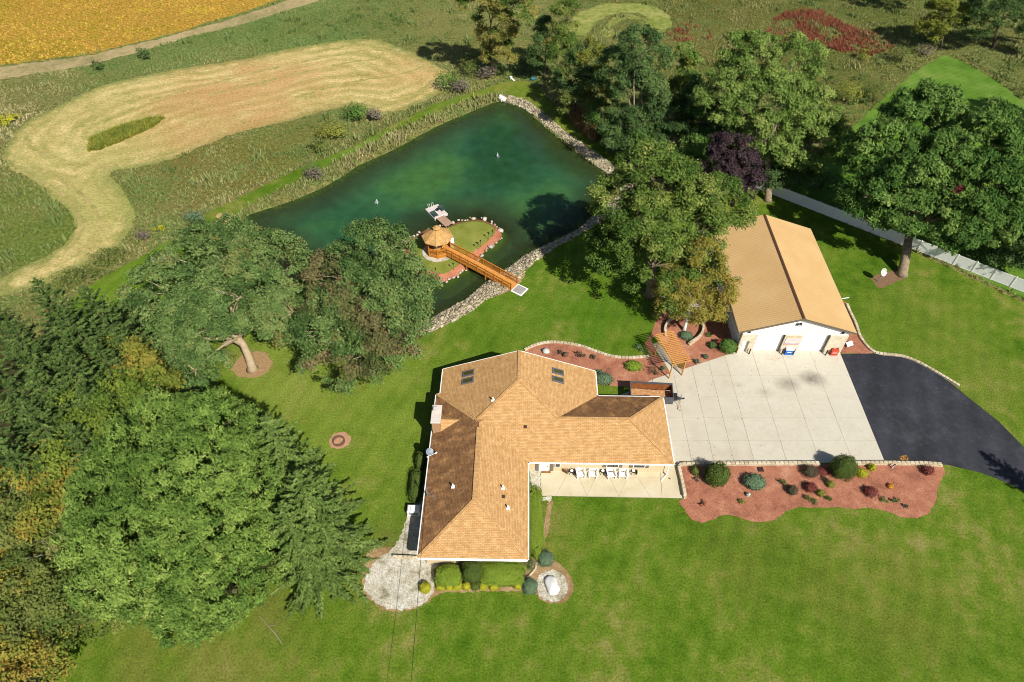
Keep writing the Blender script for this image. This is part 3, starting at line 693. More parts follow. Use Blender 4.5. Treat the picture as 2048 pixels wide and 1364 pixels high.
nv = len(roofV); low = [(x, y, z - .16) for x, y, z in roofV]; F2 = []
for f in roofF:
    F2.append(f)
for f in roofF:
    F2.append(tuple(i + nv for i in reversed(f)))
    for a, b in zip(f, f[1:] + f[:1]):
        F2.append((b, a, a + nv, b + nv))
me.from_pydata(roofV + low, [], F2)
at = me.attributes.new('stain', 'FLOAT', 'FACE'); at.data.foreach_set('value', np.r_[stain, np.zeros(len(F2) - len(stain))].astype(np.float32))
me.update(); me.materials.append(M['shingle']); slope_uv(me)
roof = link('roof', me, house)
# ridge and hip caps, proud of the slopes
cap = MB()
for a, b, wd in (((h_, h_ - .1, zA), (h_, AY - h_ - .6, zA), .5), ((BX - 4.4, byr, zB), (xb, byr, zB), .34), ((cxr, cyh, zC), (cxr, CY, zC), .34), ((0, 0, E_), (h_, h_, zA), .28), ((AX, 0, E_), (h_, h_, zA), .28), ((BX, BY0, E_), (BX - 4.4, byr, zB), .28),
                 ((BX, BY1, E_), (BX - 4.4, byr, zB), .28), ((cxr, cyh, zC), (xb, byr, zB), .28), ((0, AY, E_), (h_ - .6, AY - h_ + .6, zA - .22), .3), ((cxr, cyh, zC), (4.9, byr - .3, 4.45), .28)):
    cap.bar(Vector(a) + Vector((0, 0, .01)), Vector(b) + Vector((0, 0, .01)), wd, .05)
me = cap.mesh('ridge_cap', M['shingle']); slope_uv(me); link('ridge_cap', me, roof)
# gutters and fascia
g = MB(); t_ = .11
for a, b in (((0, 0), (AX, 0)), ((AX, 0), (AX, BY0)), ((AX, BY0), (BX, BY0)), ((BX, BY0), (BX, BY1)), ((BX, BY1), (CX1, BY1)), ((CX1, BY1), (CX1, CY)), ((CX0, CY), (CX0, AY)), ((0, AY), (0, 0)), ((CX0, AY), (0, AY))):
    a = Vector((*a, E_ - .09)); b = Vector((*b, E_ - .09)); d = (b - a).normalized(); o_ = Vector((d.y, -d.x, 0)) * (t_ / 2 + .004)
    g.bar(a + o_, b + o_ , t_, .14)
g.obj('gutter', M['white'], house)
rk = MB()
for x in (CX0, CX1): rk.bar((x, CY + .03, E_ - .08), (cxr, CY + .03, zC - .08), .06, .2)
rk.obj('rake_board', M['white'], house)
# walls
I = .6
wl = MB(); zt = E_ - .02
wl.prism([(I, I), (AX - I, I), (AX - I, BY0 + I), (BX - I, BY0 + I), (BX - I, BY1 - I), (CX1 - I, BY1 - I), (CX1 - I, CY - .5), (CX0 + I, CY - .5), (CX0 + I, AY - I), (I, AY - I)], 0, zt)
wl.add([(CX0 + I, CY - .5, zt), (CX1 - I, CY - .5, zt), (cxr, CY - .5, zC - .25)], [(0, 1, 2)])
wl.obj('wall', M['cream'], house)
MB().box((AX / 2, I / 2 - .1, E_ - .19), (AX - .1, I + .1, .03)).obj('soffit', M['white'], house)
MB().box((AX + 7.6, BY0 + I / 2, E_ - .19), (15, I - .05, .03)).obj('soffit', M['white'], house)
# chimney with its saddle roof
ch = MB().box((.56, 15.1, 2.35), (.86, 2.1, 4.7)).obj('chimney', M['brick'], house)
MB().cbox((.56, 15.1, 4.78), (1.06, 2.34, .16), .03).obj('chimney_cap', M['cement'], ch)
MB().box((.5, 15.5, 5.02), (.34, .34, .32)).box((.5, 15.5, 5.21), (.5, .5, .05)).obj('flue', M['cement'], ch)
sd = [(.99, 14.05, E_ + PA * .99), (.99, 16.15, E_ + PA * .99), (.99, 15.1, 3.82), (3.0, 15.1, 3.82)]
me = bpy.data.meshes.new('chimney_saddle'); me.from_pydata([Vector(p) + Vector((0, 0, .01)) for p in sd], [], [(0, 3, 2), (1, 2, 3)]); me.materials.append(M['shingle'])
at = me.attributes.new('stain', 'FLOAT', 'FACE'); at.data.foreach_set('value', np.zeros(2, np.float32)); me.update(); slope_uv(me)
link('chimney_saddle', me, roof)
# helpers on the slopes
def hit(px, py, zf):
    z = 4.0
    for _ in range(30):
        p = HMI @ Vector(G(px, py, z)); z = zf(p)
    return HMI @ Vector(G(px, py, z))
fAl = lambda p: E_ + PA * p.x
fAr = lambda p: E_ + PA * (AX - p.x)
fB = lambda p: E_ + PB * (p.y - BY0)
fCl = lambda p: E_ + PC * (p.x - CX0)
fCr = lambda p: E_ + PC * (CX1 - p.x)
for (px, py, fn, s) in ((937, 747, fCl, 1), (936, 762, fCl, 1), (1116, 744, fCr, -1), (1116, 760, fCr, -1)):
    p = hit(px, py, fn); ry = -math.atan(PC) * s
    sk = MB().box(p + Vector((0, 0, .06)), (1.42, .78, .14), 0, 0, ry).obj('skylight', plain('dark_skylight_frame', S(112, 112, 118), .5), house)
    nrm = Vector((-PC * s, 0, 1)).normalized()
    MB().box(p + Vector((0, 0, .06)) + nrm * .062, (1.14, .5, .04), 0, 0, ry).obj('pane', M['skyglass'], sk)
for (px, py, fn) in ((906, 974, fAl), (1006, 977, fAr), (1016, 1017, fAr), (986, 801, fCl)):
    p = hit(px, py, fn)
    MB().cyl(p - Vector((0, 0, .1)), .085, .62, 8).box(p + Vector((0, 0, .04)), (.36, .36, .05), 0, 0, 0).obj('vent_pipe', M['white'], roof)
for (px, py, fn) in ((1051, 854, fB), (1007, 994, fAr)):
    p = hit(px, py, fn)
    MB().box(p + Vector((0, 0, .06)), (.3, .3, .16)).obj('box_vent', plain('dark_box_vent', S(86, 62, 46), .6), roof)
# windows, shutters and door on the patio side
def window(x0, x1, z0, z1, y, sh=True):
    f = MB().box(((x0 + x1) / 2, y - .02, (z0 + z1) / 2), (x1 - x0, .09, z1 - z0)).obj('window', M['white'], house)
    MB().box(((x0 + x1) / 2, y - .075, (z0 + z1) / 2), (x1 - x0 - .16, .02, z1 - z0 - .16)).obj('pane', M['glass'], f)
    if sh:
        for xx in (x0 - .2, x1 + .2):
            MB().box((xx, y - .03, (z0 + z1) / 2), (.36, .07, z1 - z0)).obj('shutter', M['shutter'], house)
yb = BY0 + I
for px in (1225, 1278):
    x = (HMI @ Vector(G(px, 932, 1.2))).x; window(x - .65, x + .65, 1.0, 2.1, yb)
x = (HMI @ Vector(G(1088, 932, 1.))).x
dr = MB().box((x, yb - .03, 1.08), (1.0, .08, 2.1)).obj('door', M['doorwhite'], house)
MB().box((x + .38, yb - .09, 1.0), (.05, .06, .12)).obj('handle', M['dark'], dr)
for s in (-.75, .85): MB().box((x + s, yb - .03, 1.1), (.34, .07, 2.0)).obj('shutter', M['shutter'], house)
window(x + 1.15, x + 1.75, .9, 2.1, yb, False)
for xx in (2.2, 4.9, 8.0): window(xx - .7, xx + .7, 1.0, 2.1, I, True)
MB().bar((BX - .35, BY0 + .25, .05), (BX - .35, BY0 + .25, 2.5), .11).bar((BX - .35, BY0 + .25, .1), (BX - 1.0, BY0 - .5, .08), .11).obj('downspout', M['white'], house)
MB().box((BX - I - .02, byr, 1.12), (.06, 5.0, 2.2)).obj('garage_door', M['doorwhite'], house)
# dish and service mast on the left eave
p = HMI @ Vector(G(858, 916, 2.9))
ds = MB().bar((0.02, p.y, 2.55), (-.15, p.y, 3.15), .06).bar((-.15, p.y, 3.1), (.75, p.y + .35, 3.35), .04).bar((.7, p.y + .3, 3.3), (.86, p.y + .4, 3.42), .12).obj('dish_bracket', M['white'], house)
bm = MB(); rings = []
c0 = Vector((.1, p.y + .45, 3.4)); ax = Vector((.5, -.45, .75)).normalized(); u = ax.cross(Vector((0, 0, 1))).normalized(); v = ax.cross(u)
vv = [c0 - ax * .1]; ff = []
for r_, dz in ((.22, -.07), (.42, 0)):
    vv += [c0 + (u * math.cos(6.2832 * k / 14) + v * math.sin(6.2832 * k / 14)) * r_ + ax * dz for k in range(14)]
for k in range(14): ff += [(0, 1 + k, 1 + (k + 1) % 14), (1 + k, 15 + k, 15 + (k + 1) % 14, 1 + (k + 1) % 14)]
bm.add(vv, ff); bm.obj('satellite_dish', plain('grey_blue_dish', S(138, 148, 160), .4), ds)
pm = HMI @ Vector(G(852, 992, 2.8)); mast_top = HM @ Vector((.3, pm.y, 4.3))
MB().tube([(.3, pm.y, 2.6), (.3, pm.y, 4.3), (.42, pm.y, 4.45), (.5, pm.y, 4.32)], .05, 6).bar((.3, pm.y, 3.6), (1.25, pm.y - .5, 3.2), .03).box((.95, pm.y - .35, 3.42), (.1, .1, .14)).obj('service_mast', M['galv'], house)

pole_a = Vector(mast_top); pole_b = Vector(G(823, 1364, 4.6)); far = pole_a + (pole_b - pole_a) * 2.6
pts = [pole_a + (far - pole_a) * k / 24 - Vector((0, 0, 1.1 * math.sin(math.pi * k / 24))) + Vector((0, 0, 3.4 * k / 24)) for k in range(25)]
tag(MB().tube(pts, .022, 4).obj('power_line', M['dark'], None), 'thin dark service wire running from the roof mast across the front lawn', 'wire')

# ------------------------------------------------------------------ steel workshop building
BYAW = math.radians(-.8)
barn = empty('metal_barn', (27.9, 56.22, 0), BYAW, 'white steel workshop with a tan ribbed metal roof and two big white overhead doors', 'barn')
W_, L_, EH, RH = 12.9, 19.3, 4.15, 6.35
wl = MB()
for pts in ([(0, L_), (0, 0)], [(W_, 0), (W_, L_)]):
    (x, ya), (_, yb_) = pts; wl.box((x + (.06 if x == 0 else -.06), L_ / 2, EH / 2), (.12, L_, EH))
wl.prism([(.13, L_ - .12), (W_ - .13, L_ - .12), (W_ - .13, L_), (.13, L_)], 0, EH)
wl.add([(0, L_, EH), (W_, L_, EH), (W_ / 2, L_, RH - .12)], [(0, 1, 2)])
wl.obj('wall', M['whitesteel'], barn)
DH = 3.2; D1, D2, MD = (1.95, 5.3), (7.4, 10.75), (.38, 1.2)
gm = MB(); gz = lambda x: EH - .03 + (RH - EH - .1) * (1 - abs(x - W_ / 2) / (W_ / 2))
gm.add([(0, .0, DH + .02), (W_, .0, DH + .02), (W_, .0, gz(W_)), (W_ / 2, .0, gz(W_ / 2)), (0, .0, gz(0)), (0, .12, DH + .02), (W_, .12, DH + .02), (W_, .12, gz(W_)), (W_ / 2, .12, gz(W_ / 2)), (0, .12, gz(0))],
       [(0, 1, 2, 3, 4), (9, 8, 7, 6, 5), (0, 5, 6, 1), (1, 6, 7, 2), (4, 9, 5, 0)])
gab = gm.obj('gable_wall', M['whitesteel'], barn)
rb = MB(); x = .25
while x < W_:
    rb.box((x, -.012, (DH + gz(x)) / 2 + .02), (.06, .024, gz(x) - DH - .08)); x += .45
tag(rb.obj('siding_rib', M['whitesteel'], gab), kind='stuff')
rb = MB(); y = .3
while y < L_:
    rb.box((-.015, y, EH / 2), (.03, .05, EH - .02)); rb.box((W_ + .015, y, EH / 2), (.03, .05, EH - .02)); y += .3
tag(rb.obj('siding_rib', M['whitesteel'], barn), kind='stuff')
for a, b in ((0, MD[0]), (MD[1], D1[0]), (D1[1], D2[0]), (D2[1], W_)):
    MB().box(((a + b) / 2, .1, DH / 2), (b - a, .44, DH)).obj('stone_pier', M['stone'], barn)
MB().box(((MD[0] + MD[1]) / 2, .1, (2.1 + DH) / 2), (MD[1] - MD[0], .44, DH - 2.1)).obj('stone_pier', M['stone'], barn)
for a, b in (D1, D2):
    d = MB()
    for k in range(5):
        z0 = .03 + k * (DH - .03) / 5; d.box(((a + b) / 2, .3, z0 + (DH - .03) / 10), (b - a - .02, .05, (DH - .03) / 5 - .018))
    d.obj('overhead_door', M['doorwhite'], barn)
    for xx in (a + .03, b - .03): MB().box((xx, .16, DH / 2), (.05, .2, DH)).obj('door_jamb', M['greytrim'], barn)
d = MB().box(((MD[0] + MD[1]) / 2, .2, 1.06), (MD[1] - MD[0] - .06, .05, 2.06)).obj('door', M['doorwhite'], barn)
MB().box((MD[0] + .14, .15, 1.0), (.06, .08, .1)).obj('handle', M['dark'], d)
MB().box(((MD[0] + MD[1]) / 2, .165, 1.85), (.14, .03, .1)).obj('door_plate', M['dark'], d)
# roof
O, OF = .62, .3
def zr(x): return RH - (RH - EH) * abs(x - W_ / 2) / (W_ / 2)
V = []; zo = zr(-O)
prof = [(-O, zo), (W_ / 2, RH), (W_ + O, zo)]
rm = MB()
for (xa, za), (xb_, zb_) in zip(prof, prof[1:]):
    vs_ = [(xa, -OF, za), (xb_, -OF, zb_), (xb_, L_ + OF, zb_), (xa, L_ + OF, za)]
    vs_ += [(a, b, c - .14) for a, b, c in vs_]
    rm.add(vs_, [(0, 1, 2, 3), (7, 6, 5, 4), (0, 4, 5, 1), (2, 6, 7, 3), (3, 7, 4, 0), (1, 5, 6, 2)])
me = rm.mesh('metal_roof', M['tanmetal']); mroof = link('metal_roof', me, barn)
rb = MB(); y = -OF + .1
while y < L_ + OF:
    for s in (-1, 1):
        x0, x1 = (-O + .01, W_ / 2 - .16) if s < 0 else (W_ / 2 + .16, W_ + O - .01)
        rb.bar((x0, y, zr(x0) + .012), (x1, y, zr(x1) + .012), .06, .035)
    y += .305
tag(rb.obj('roof_rib', M['tanmetal'], mroof), kind='stuff')
rc = MB()
for s in (-1, 1):
    rc.add([(W_ / 2, -OF - .02, RH + .05), (W_ / 2 + s * .2, -OF - .02, zr(W_ / 2 + .2) + .035), (W_ / 2 + s * .2, L_ + OF, zr(W_ / 2 + .2) + .035), (W_ / 2, L_ + OF, RH + .05)], [(0, 1, 2, 3)])
rc.obj('ridge_cap', M['brownmetal'], mroof)
tr = MB()
for (xa, za), (xb_, zb_) in zip(prof, prof[1:]): tr.bar((xa, -OF - .035, za - .13), (xb_, -OF - .035, zb_ - .13), .06, .26)
tr.bar((-O - .03, -OF, zo - .1), (-O - .03, L_ + OF, zo - .1), .06, .16); tr.bar((W_ + O + .03, -OF, zo - .1), (W_ + O + .03, L_ + OF, zo - .1), .06, .16)
tr.bar((-.02, -.06, 0), (-.02, -.06, EH - .2), .14).obj('roof_trim', M['greytrim'], barn)
fl = MB().box((W_ / 2 - .35, -.12, 5.15), (.2, .26, .2), .4, .5).box((W_ / 2 + .05, -.12, 5.2), (.2, .26, .2), -.4, .5).bar((W_ / 2 - .35, -.02, 5.25), (W_ / 2 + .05, -.02, 5.25), .05)
fl.obj('floodlight', M['dark'], barn)
for x in (.75, W_ - .9): MB().box((x, -.1, 3.75), (.26, .2, .2)).obj('wall_lantern', M['dark'], barn)
# mural panel on the middle pier
def mural_mat():
    m, t, b, o = nodes('faded_sunset_panel'); c = coords(t); sx = N(t, 'ShaderNodeSeparateXYZ'); t.links.new(c, sx.inputs[0])
    f = math_(t, 'ADD', math_(t, 'DIVIDE', math_(t, 'SUBTRACT', sx.outputs[2], 1.55), 1.55), math_(t, 'MULTIPLY', math_(t, 'SUBTRACT', noise(t, c, 1.1, 3), .5), .35))
    t.links.new(ramp(t, f, [(0, S(214, 160, 150)), (.18, S(206, 190, 210)), (.32, S(240, 232, 208)), (.5, S(236, 214, 206)), (.62, S(226, 206, 226)), (.8, S(238, 226, 186)), (1, S(196, 172, 140))]), b.inputs['Base Color']); b.inputs['Roughness'].default_value = .5
    return m
MB().box(((D1[1] + D2[0]) / 2, -.145, 2.3), (1.75, .05, 1.5)).obj('mural_panel', mural_mat(), barn)
BM = Matrix.Translation((27.9, 56.22, 0)) @ Matrix.Rotation(BYAW, 4, 'Z')
for i, (px, py, lb) in enumerate([(1472.5, 705.5, 'short rusty post left of the small barn door'), (1497.7, 708, 'dark guard post between the small door and the first big barn door'), (1563, 709, 'dark guard post beside the blue and white chest'),
                              (1585.5, 709.5, 'dark guard post between the chest and the second big barn door'), (1650.5, 710.5, 'dark guard post at the far end of the second big barn door')]):
    p = G(px, py, .06)
    o = empty('guard_post', p, 0, lb, 'bollard', 'guard posts along the barn front')
    MB().cyl((0, 0, 0), .075, .95, 10).obj('post', M['rust'] if i == 0 else M['dark'], o); MB().cyl((0, 0, .95), .075, .05, 10, .03).obj('cap', M['dark'], o)
# chest and red container
p = G(1576, 709, .06); o = empty('ice_chest', p, BYAW, 'blue and white chest standing between the two big barn doors', 'chest')
MB().cbox((0, .3, .42), (.95, .75, .84), .02).obj('body', plain('bright_blue_paint', (.02, .11, .42, 1), .4), o); MB().cbox((0, .3, .98), (1.0, .8, .26), .05).obj('lid', M['white'], o)
MB().box((0, -.09, .5), (.5, .02, .12)).obj('handle', M['white'], o)
p = G(1667, 711, .06); o = empty('red_storage_bin', p, BYAW, 'red lidded bin with handles at the corner of the barn front', 'bin')
rp = plain('faded_red_paint', S(206, 74, 44), .5)
MB().cbox((0, .28, .38), (.85, .6, .76), .03).obj('body', rp, o); MB().cbox((0, .28, .82), (.9, .64, .12), .03).obj('lid', rp, o)
for s in (-.3, .3): MB().tube([(s - .1, .28, .86), (s - .08, .28, 1.05), (s + .08, .28, 1.05), (s + .1, .28, .86)], .03, 6).obj('handle', M['dark'], o)
MB().box((0, -.03, .5), (.6, .02, .08)).obj('label_band', M['white'], o)
p = G(1697, 692, .03); o = empty('yard_sign', p, .4, 'small white tilted panel on a low stand in the mulch beside the barn', 'sign')
MB().box((0, 0, .42), (.95, .05, .6), 0, -.9).obj('panel', plain('pale_blue_white', S(226, 230, 238), .4), o)
for s in (-.35, .35): MB().bar((s, .15, 0), (s, 0, .45), .05).obj('leg', plain('blue_leg', S(60, 80, 140), .5), o)
p = G(1457, 656, 0); tag(MB().tube([(0, 0, 0), (0, 0, .7), (.12, 0, .9), (.3, 0, .85)], .07, 8).obj('white_pipe', M['white'], None, p), 'white bent pipe standing in the shade beside the barn wall', 'pipe')
p = G(1690, 601, 0); tag(MB().tube([(-.8, 0, .3), (.35, 0, .55)], .06, 8).obj('drain_pipe', M['white'], None, p), 'white drain pipe sticking out from the far barn wall', 'pipe')

# ------------------------------------------------------------------ fence
f0 = np.array(G2(1513, 377)); fd = np.array([1.94, -1.52]); fd /= np.hypot(*fd); PL = 2.46
fence = empty('vinyl_fence', (f0[0], f0[1], 0), math.atan2(fd[1], fd[0]), 'long white vinyl privacy fence behind the barn and the big maple', 'fence')
pp = MB().box((0, 0, .95), (.13, .13, 1.9)).cyl((0, 0, 1.9), .09, .08, 4, .01).mesh('post', M['vinyl'])
pn = MB().box((PL / 2, 0, .92), (PL - .14, .035, 1.6)).box((PL / 2, 0, 1.76), (PL - .14, .06, .12)).box((PL / 2, 0, .12), (PL - .14, .06, .14))
for k in range(14): pn.box((.16 + k * .165, 0, .92), (.012, .05, 1.58))
pn = pn.mesh('fence_panel', M['vinyl'])
NP = 30
for k in range(NP + 1):
    link('post', pp, fence, (k * PL, 0, 0))
    if k < NP: link('fence_panel', pn, fence, (k * PL, 0, 0))

# ------------------------------------------------------------------ retaining walls of blocks
def block_meshes(d, n=6):
    out = []
    for q in range(n):
        b = MB().cbox((0, 0, 0), (d[0] * rng.uniform(.94, 1.0), d[1] * rng.uniform(.92, 1.04), d[2]), .03); me = b.mesh('block', M['block'])
        at = me.attributes.new('tint', 'FLOAT', 'POINT'); at.data.foreach_set('value', np.full(len(me.vertices), q / (n - 1), np.float32)); out.append(me)
    return out
def block_wall(px, label, d=(.44, .3, .2), courses=1, n=6, closed=False):
    c = np.array(smooth([G2(*p) for p in px], n, closed)) if n else np.array([G2(*p) for p in px])
    if closed: c = np.r_[c, c[:1]]
    o = empty('block_wall', (c[0][0], c[0][1], 0), 0, label, 'wall', 'block edging walls')
    bms = block_meshes(d); seg = np.hypot(*np.diff(c, axis=0).T); cum = np.r_[0, np.cumsum(seg)]
    for q in range(courses):
        s = d[0] * (.5 if q % 2 == 0 else .05)
        while s < cum[-1]:
            i = min(np.searchsorted(cum, s, 'right') - 1, len(seg) - 1); f = (s - cum[i]) / seg[i]; p = c[i] * (1 - f) + c[i + 1] * f; dd = c[i + 1] - c[i]
            b = link('block', bms[rng.integers(len(bms))], o, (p[0] - c[0][0], p[1] - c[0][1], d[2] * (q + .5) + rng.uniform(-.01, .01)), math.atan2(dd[1], dd[0]) + rng.uniform(-.05, .05)); s += d[0] + .02
    return o
block_wall([(1049, 701), (1073, 690), (1107, 685), (1158, 692), (1193, 704), (1227, 714), (1261, 716), (1302, 713)], 'curved low wall of pale blocks edging the bed behind the house', (.42, .34, .24), 1)
block_wall([(1693, 609), (1700, 625), (1711, 648), (1721, 676), (1741, 700), (1760, 708), (1803, 713), (1833, 724), (1868, 743), (1915, 771)], 'long curved row of pale blocks from the barn along the black drive', (.42, .32, .26), 1)
cc = np.array(G2(1366.5, 664)); R_ = 2.35
ringpx = [(1378, 690), (1386, 685), (1397, 677), (1404, 666), (1405, 655), (1400, 643), (1388, 634), (1372, 631), (1356, 634), (1343, 640), (1333, 650), (1329, 661), (1331, 674)]
block_wall(ringpx, 'round ring of stacked blocks around the white birch', (.4, .28, .2), 3)
block_wall([(1357.5, 940), (1356.5, 936), (1361, 931.5), (1370, 930.5), (1500, 929.5), (1640, 929)], 'straight pale block wall along the concrete drive, left part of the red mulch bed', (.46, .32, .26), 2, 0)
block_wall([(1358, 943), (1363, 965), (1369, 996)], 'short pale block wall between the patio and the red mulch bed', (.46, .32, .26), 2, 0)
block_wall([(1697, 929), (1760, 928.5), (1840, 929), (1884, 932)], 'pale block wall along the black drive, right part of the red mulch bed', (.46, .32, .26), 2, 0)
block_wall([(790, 1114.5), (838, 1117), (856, 1118)], 'short white edging wall between the gravel bed and the house corner', (.46, .2, .2), 2, 0)
block_wall([(1058, 1124), (1073, 1127), (1071, 1138), (1058, 1153), (1047, 1161)], 'bent white edging by the front corner bushes', (.42, .16, .18), 1, 0)

# ------------------------------------------------------------------ gazebo
GC = (-10.5, 75.35, .14)
gz_ = empty('gazebo', GC, 0, 'octagonal cedar gazebo with shingled cupola roof on the pond island', 'gazebo')
def octa(r, z, off=0.0): return [(r * math.cos(math.radians(-90 + 45 * k) + off), r * math.sin(math.radians(-90 + 45 * k) + off), z) for k in range(8)]
R = 1.75; FZ = .55
MB().prism([p[:2] for p in octa(R + .05, 0)], FZ - .08, FZ).obj('deck', M['deck'], gz_)
open_k = (1, 0)                                                    # the side where the bridge arrives
sm = MB()
P8 = octa(R, 0)
for k in range(8):
    a, b = Vector(P8[k]), Vector(P8[(k + 1) % 8])
    for z in np.arange(.06, FZ - .1, .15): sm.bar(a + Vector((0, 0, z)), b + Vector((0, 0, z)), .03, .135)
sm.obj('skirt_boards', M['cedar'], gz_)
for k in range(8):
    MB().bar((*P8[k][:2], 0), (*P8[k][:2], 2.75), .13).obj('post', M['cedar'], gz_)
    a, b = Vector(P8[k]), Vector(P8[(k + 1) % 8])
    MB().bar(a + Vector((0, 0, 2.62)), b + Vector((0, 0, 2.62)), .1, .2).obj('beam', M['cedar'], gz_)
    if k == 1: continue
    r_ = MB().bar(a + Vector((0, 0, FZ + .92)), b + Vector((0, 0, FZ + .92)), .12, .05).bar(a + Vector((0, 0, FZ + .1)), b + Vector((0, 0, FZ + .1)), .05, .08).bar(a + Vector((0, 0, FZ + .78)), b + Vector((0, 0, FZ + .78)), .05, .08)
    for j in range(1, 11):
        p = a.lerp(b, j / 11); r_.bar(p + Vector((0, 0, FZ + .1)), p + Vector((0, 0, FZ + .78)), .045)
    r_.obj('railing', M['cedar'], gz_)
def oct_roof(r0, z0, r1, z1, th_=.1):
    a, b = octa(r0, z0), octa(r1, z1); V = a + b + [(x, y, z - th_) for x, y, z in a]
    F_ = [(k, (k + 1) % 8, 8 + (k + 1) % 8, 8 + k) for k in range(8)] + [(16 + k, 16 + (k + 1) % 8, (k + 1) % 8, k) for k in range(8)] + [tuple(reversed(range(16, 24)))]
    me = bpy.data.meshes.new('roof'); me.from_pydata(V, [], F_)
    at = me.attributes.new('stain', 'FLOAT', 'FACE'); at.data.foreach_set('value', np.zeros(len(F_), np.float32)); me.update(); me.materials.append(M['shingle2']); slope_uv(me); return me
gr = link('roof', oct_roof(2.22, 2.72, .42, 3.95), gz_)
cu = MB().prism([p[:2] for p in octa(.36, 0)], 3.85, 4.25).obj('cupola', M['cedar'], gr)
link('cupola_roof', oct_roof(.56, 4.24, .05, 4.62, .05), gr)
hp = MB()
for a, b in zip(octa(2.22, 2.72), octa(.42, 3.95)): hp.bar(Vector(a) + Vector((0, 0, .02)), Vector(b) + Vector((0, 0, .02)), .14, .04)
me = hp.mesh('hip_cap', M['shingle2']); slope_uv(me); link('hip_cap', me, gr)
bn = empty('garden_bench', (GC[0] - .3, GC[1] + .1, GC[2] + FZ), .3, 'grey cushioned seat inside the gazebo', 'bench')
MB().box((0, 0, .22), (1.3, .6, .44)).obj('seat', M['shutter'], bn); MB().box((0, .32, .6), (1.3, .12, .7)).obj('backrest', M['shutter'], bn)

# ------------------------------------------------------------------ footbridge
b0 = Vector((GC[0] + 1.28, GC[1] - .52, 0)); b1 = Vector((.4, 67.9, 0))
d = (b1 - b0); BL = d.length; bz = math.atan2(d.y, d.x); BW = 1.5
bridge = empty('footbridge', b0, bz, 'long orange cedar footbridge with railings leading to the island gazebo', 'bridge')
def bzf(t): return (FZ + GC[2]) * (1 - t) + .12 * t + .12 * 4 * t * (1 - t)
dk = MB(); n = int(BL / .15)
for k in range(n):
    t = (k + .5) / n; dk.box((t * BL, 0, bzf(t) - .02 + rng.uniform(-.004, .004)), (BL / n - .012, BW, .04))
tag(dk.obj('deck_planks', M['deck'], bridge), kind='stuff')
NB = 9
for s in (-1, 1):
    y = s * (BW / 2 - .03); pts = [Vector((k / 16 * BL, y, bzf(k / 16))) for k in range(17)]
    for nm, dz, wd, hh in (('handrail', .98, .13, .045), ('rail', .84, .05, .08), ('rail', .14, .05, .08), ('side_beam', -.16, .07, .24)):
        r_ = MB()
        for a, b in zip(pts, pts[1:]): r_.bar(a + Vector((0, 0, dz)), b + Vector((0, 0, dz)), wd, hh)
        r_.obj(nm, M['cedar'], bridge)
    bl = MB(); nb = int(BL / .16)
    for k in range(nb):
        t = (k + .5) / nb; bl.bar((t * BL, y, bzf(t) + .14), (t * BL, y, bzf(t) + .84), .04)
    tag(bl.obj('balusters', M['cedar'], bridge), kind='stuff')
    for k in range(NB):
        t = k / (NB - 1) * .985 + .005; MB().bar((t * BL, y, bzf(t) - .3), (t * BL, y, bzf(t) + 1.1), .1).obj('post', M['cedar'], bridge)
    for t in (.34, .62): MB().bar((t * BL, y, -1.6), (t * BL, y, bzf(t)), .14).obj('pile', M['cedar'], bridge)
pad = empty('landing_pad', (*G2(1039, 580.5), .03), bz, 'square grey mat with a white border at the foot of the bridge', 'mat')
MB().cbox((0, 0, .03), (1.75, 1.75, .08), .01).obj('border', M['white'], pad); MB().box((0, 0, .08), (1.4, 1.4, .03)).obj('mat', plain('grey_mat', S(168, 162, 160), .9), pad)
# ------------------------------------------------------------------ swim raft and ramp
q = [np.array(G2(x, y, -.05)) for x, y in ((849.6, 418.6), (875.3, 408.3), (896.6, 426.7), (869.4, 437))]
dc = sum(q) / 4; da = math.atan2(*(q[1] - q[0])[::-1]); dw, dl_ = np.hypot(*(q[1] - q[0])), np.hypot(*(q[2] - q[1]))
dock = empty('swim_raft', (dc[0], dc[1], WL), da, 'square white floating raft with two dark loungers in the pond', 'raft')
MB().cbox((0, 0, .2), (dw, dl_, .42), .06).obj('deck', plain('white_raft_deck', S(224, 212, 204), .6, .05), dock)
for s in (-.45, .15): MB().tube([(s - .15, dl_ / 2 - .1, .4), (s - .15, dl_ / 2 + .05, .95), (s + .15, dl_ / 2 + .05, .95), (s + .15, dl_ / 2 - .1, .4)], .025, 6).obj('ladder_rail', M['white'], dock)
def lounger(u, v, lb):
    p = Matrix.Translation((dc[0], dc[1], WL + .41)) @ Matrix.Rotation(da, 4, 'Z') @ Vector((u, v, 0))
    o = empty('deck_chair', p, da, lb, 'chair', 'dark chairs on the swim raft'); m = plain('dark_green_fabric', (.025, .045, .04, 1), .8)
    MB().box((0, 0, .25), (.7, .75, .06)).obj('seat', m, o); MB().box((0, .55, .33), (.7, .06, .5), 0, -1.15).obj('backrest', m, o)
    for x in (-.32, .32):
        for y in (-.3, .35): MB().bar((x, y, 0), (x, y, .25), .05).obj('leg', M['dark'], o)
lounger(-.75, -.95, 'dark chair on the raft corner nearer the gazebo'); lounger(.95, -.35, 'dark chair on the raft corner away from the gazebo')
p = Matrix.Translation((dc[0], dc[1], WL + .41)) @ Matrix.Rotation(da, 4, 'Z') @ Vector((.2, -.2, 0))
o = empty('side_table', p, 0, 'small round dark table between the two raft chairs', 'table'); MB().cyl((0, 0, .4), .3, .04, 14).obj('tabletop', M['dark'], o); MB().cyl((0, 0, 0), .05, .4, 8).obj('leg', M['dark'], o)
ra = np.array(G2(880, 434, 0)); rb_ = np.array(G2(900, 451.5, .1)); dd = rb_ - ra; rl = np.hypot(*dd)
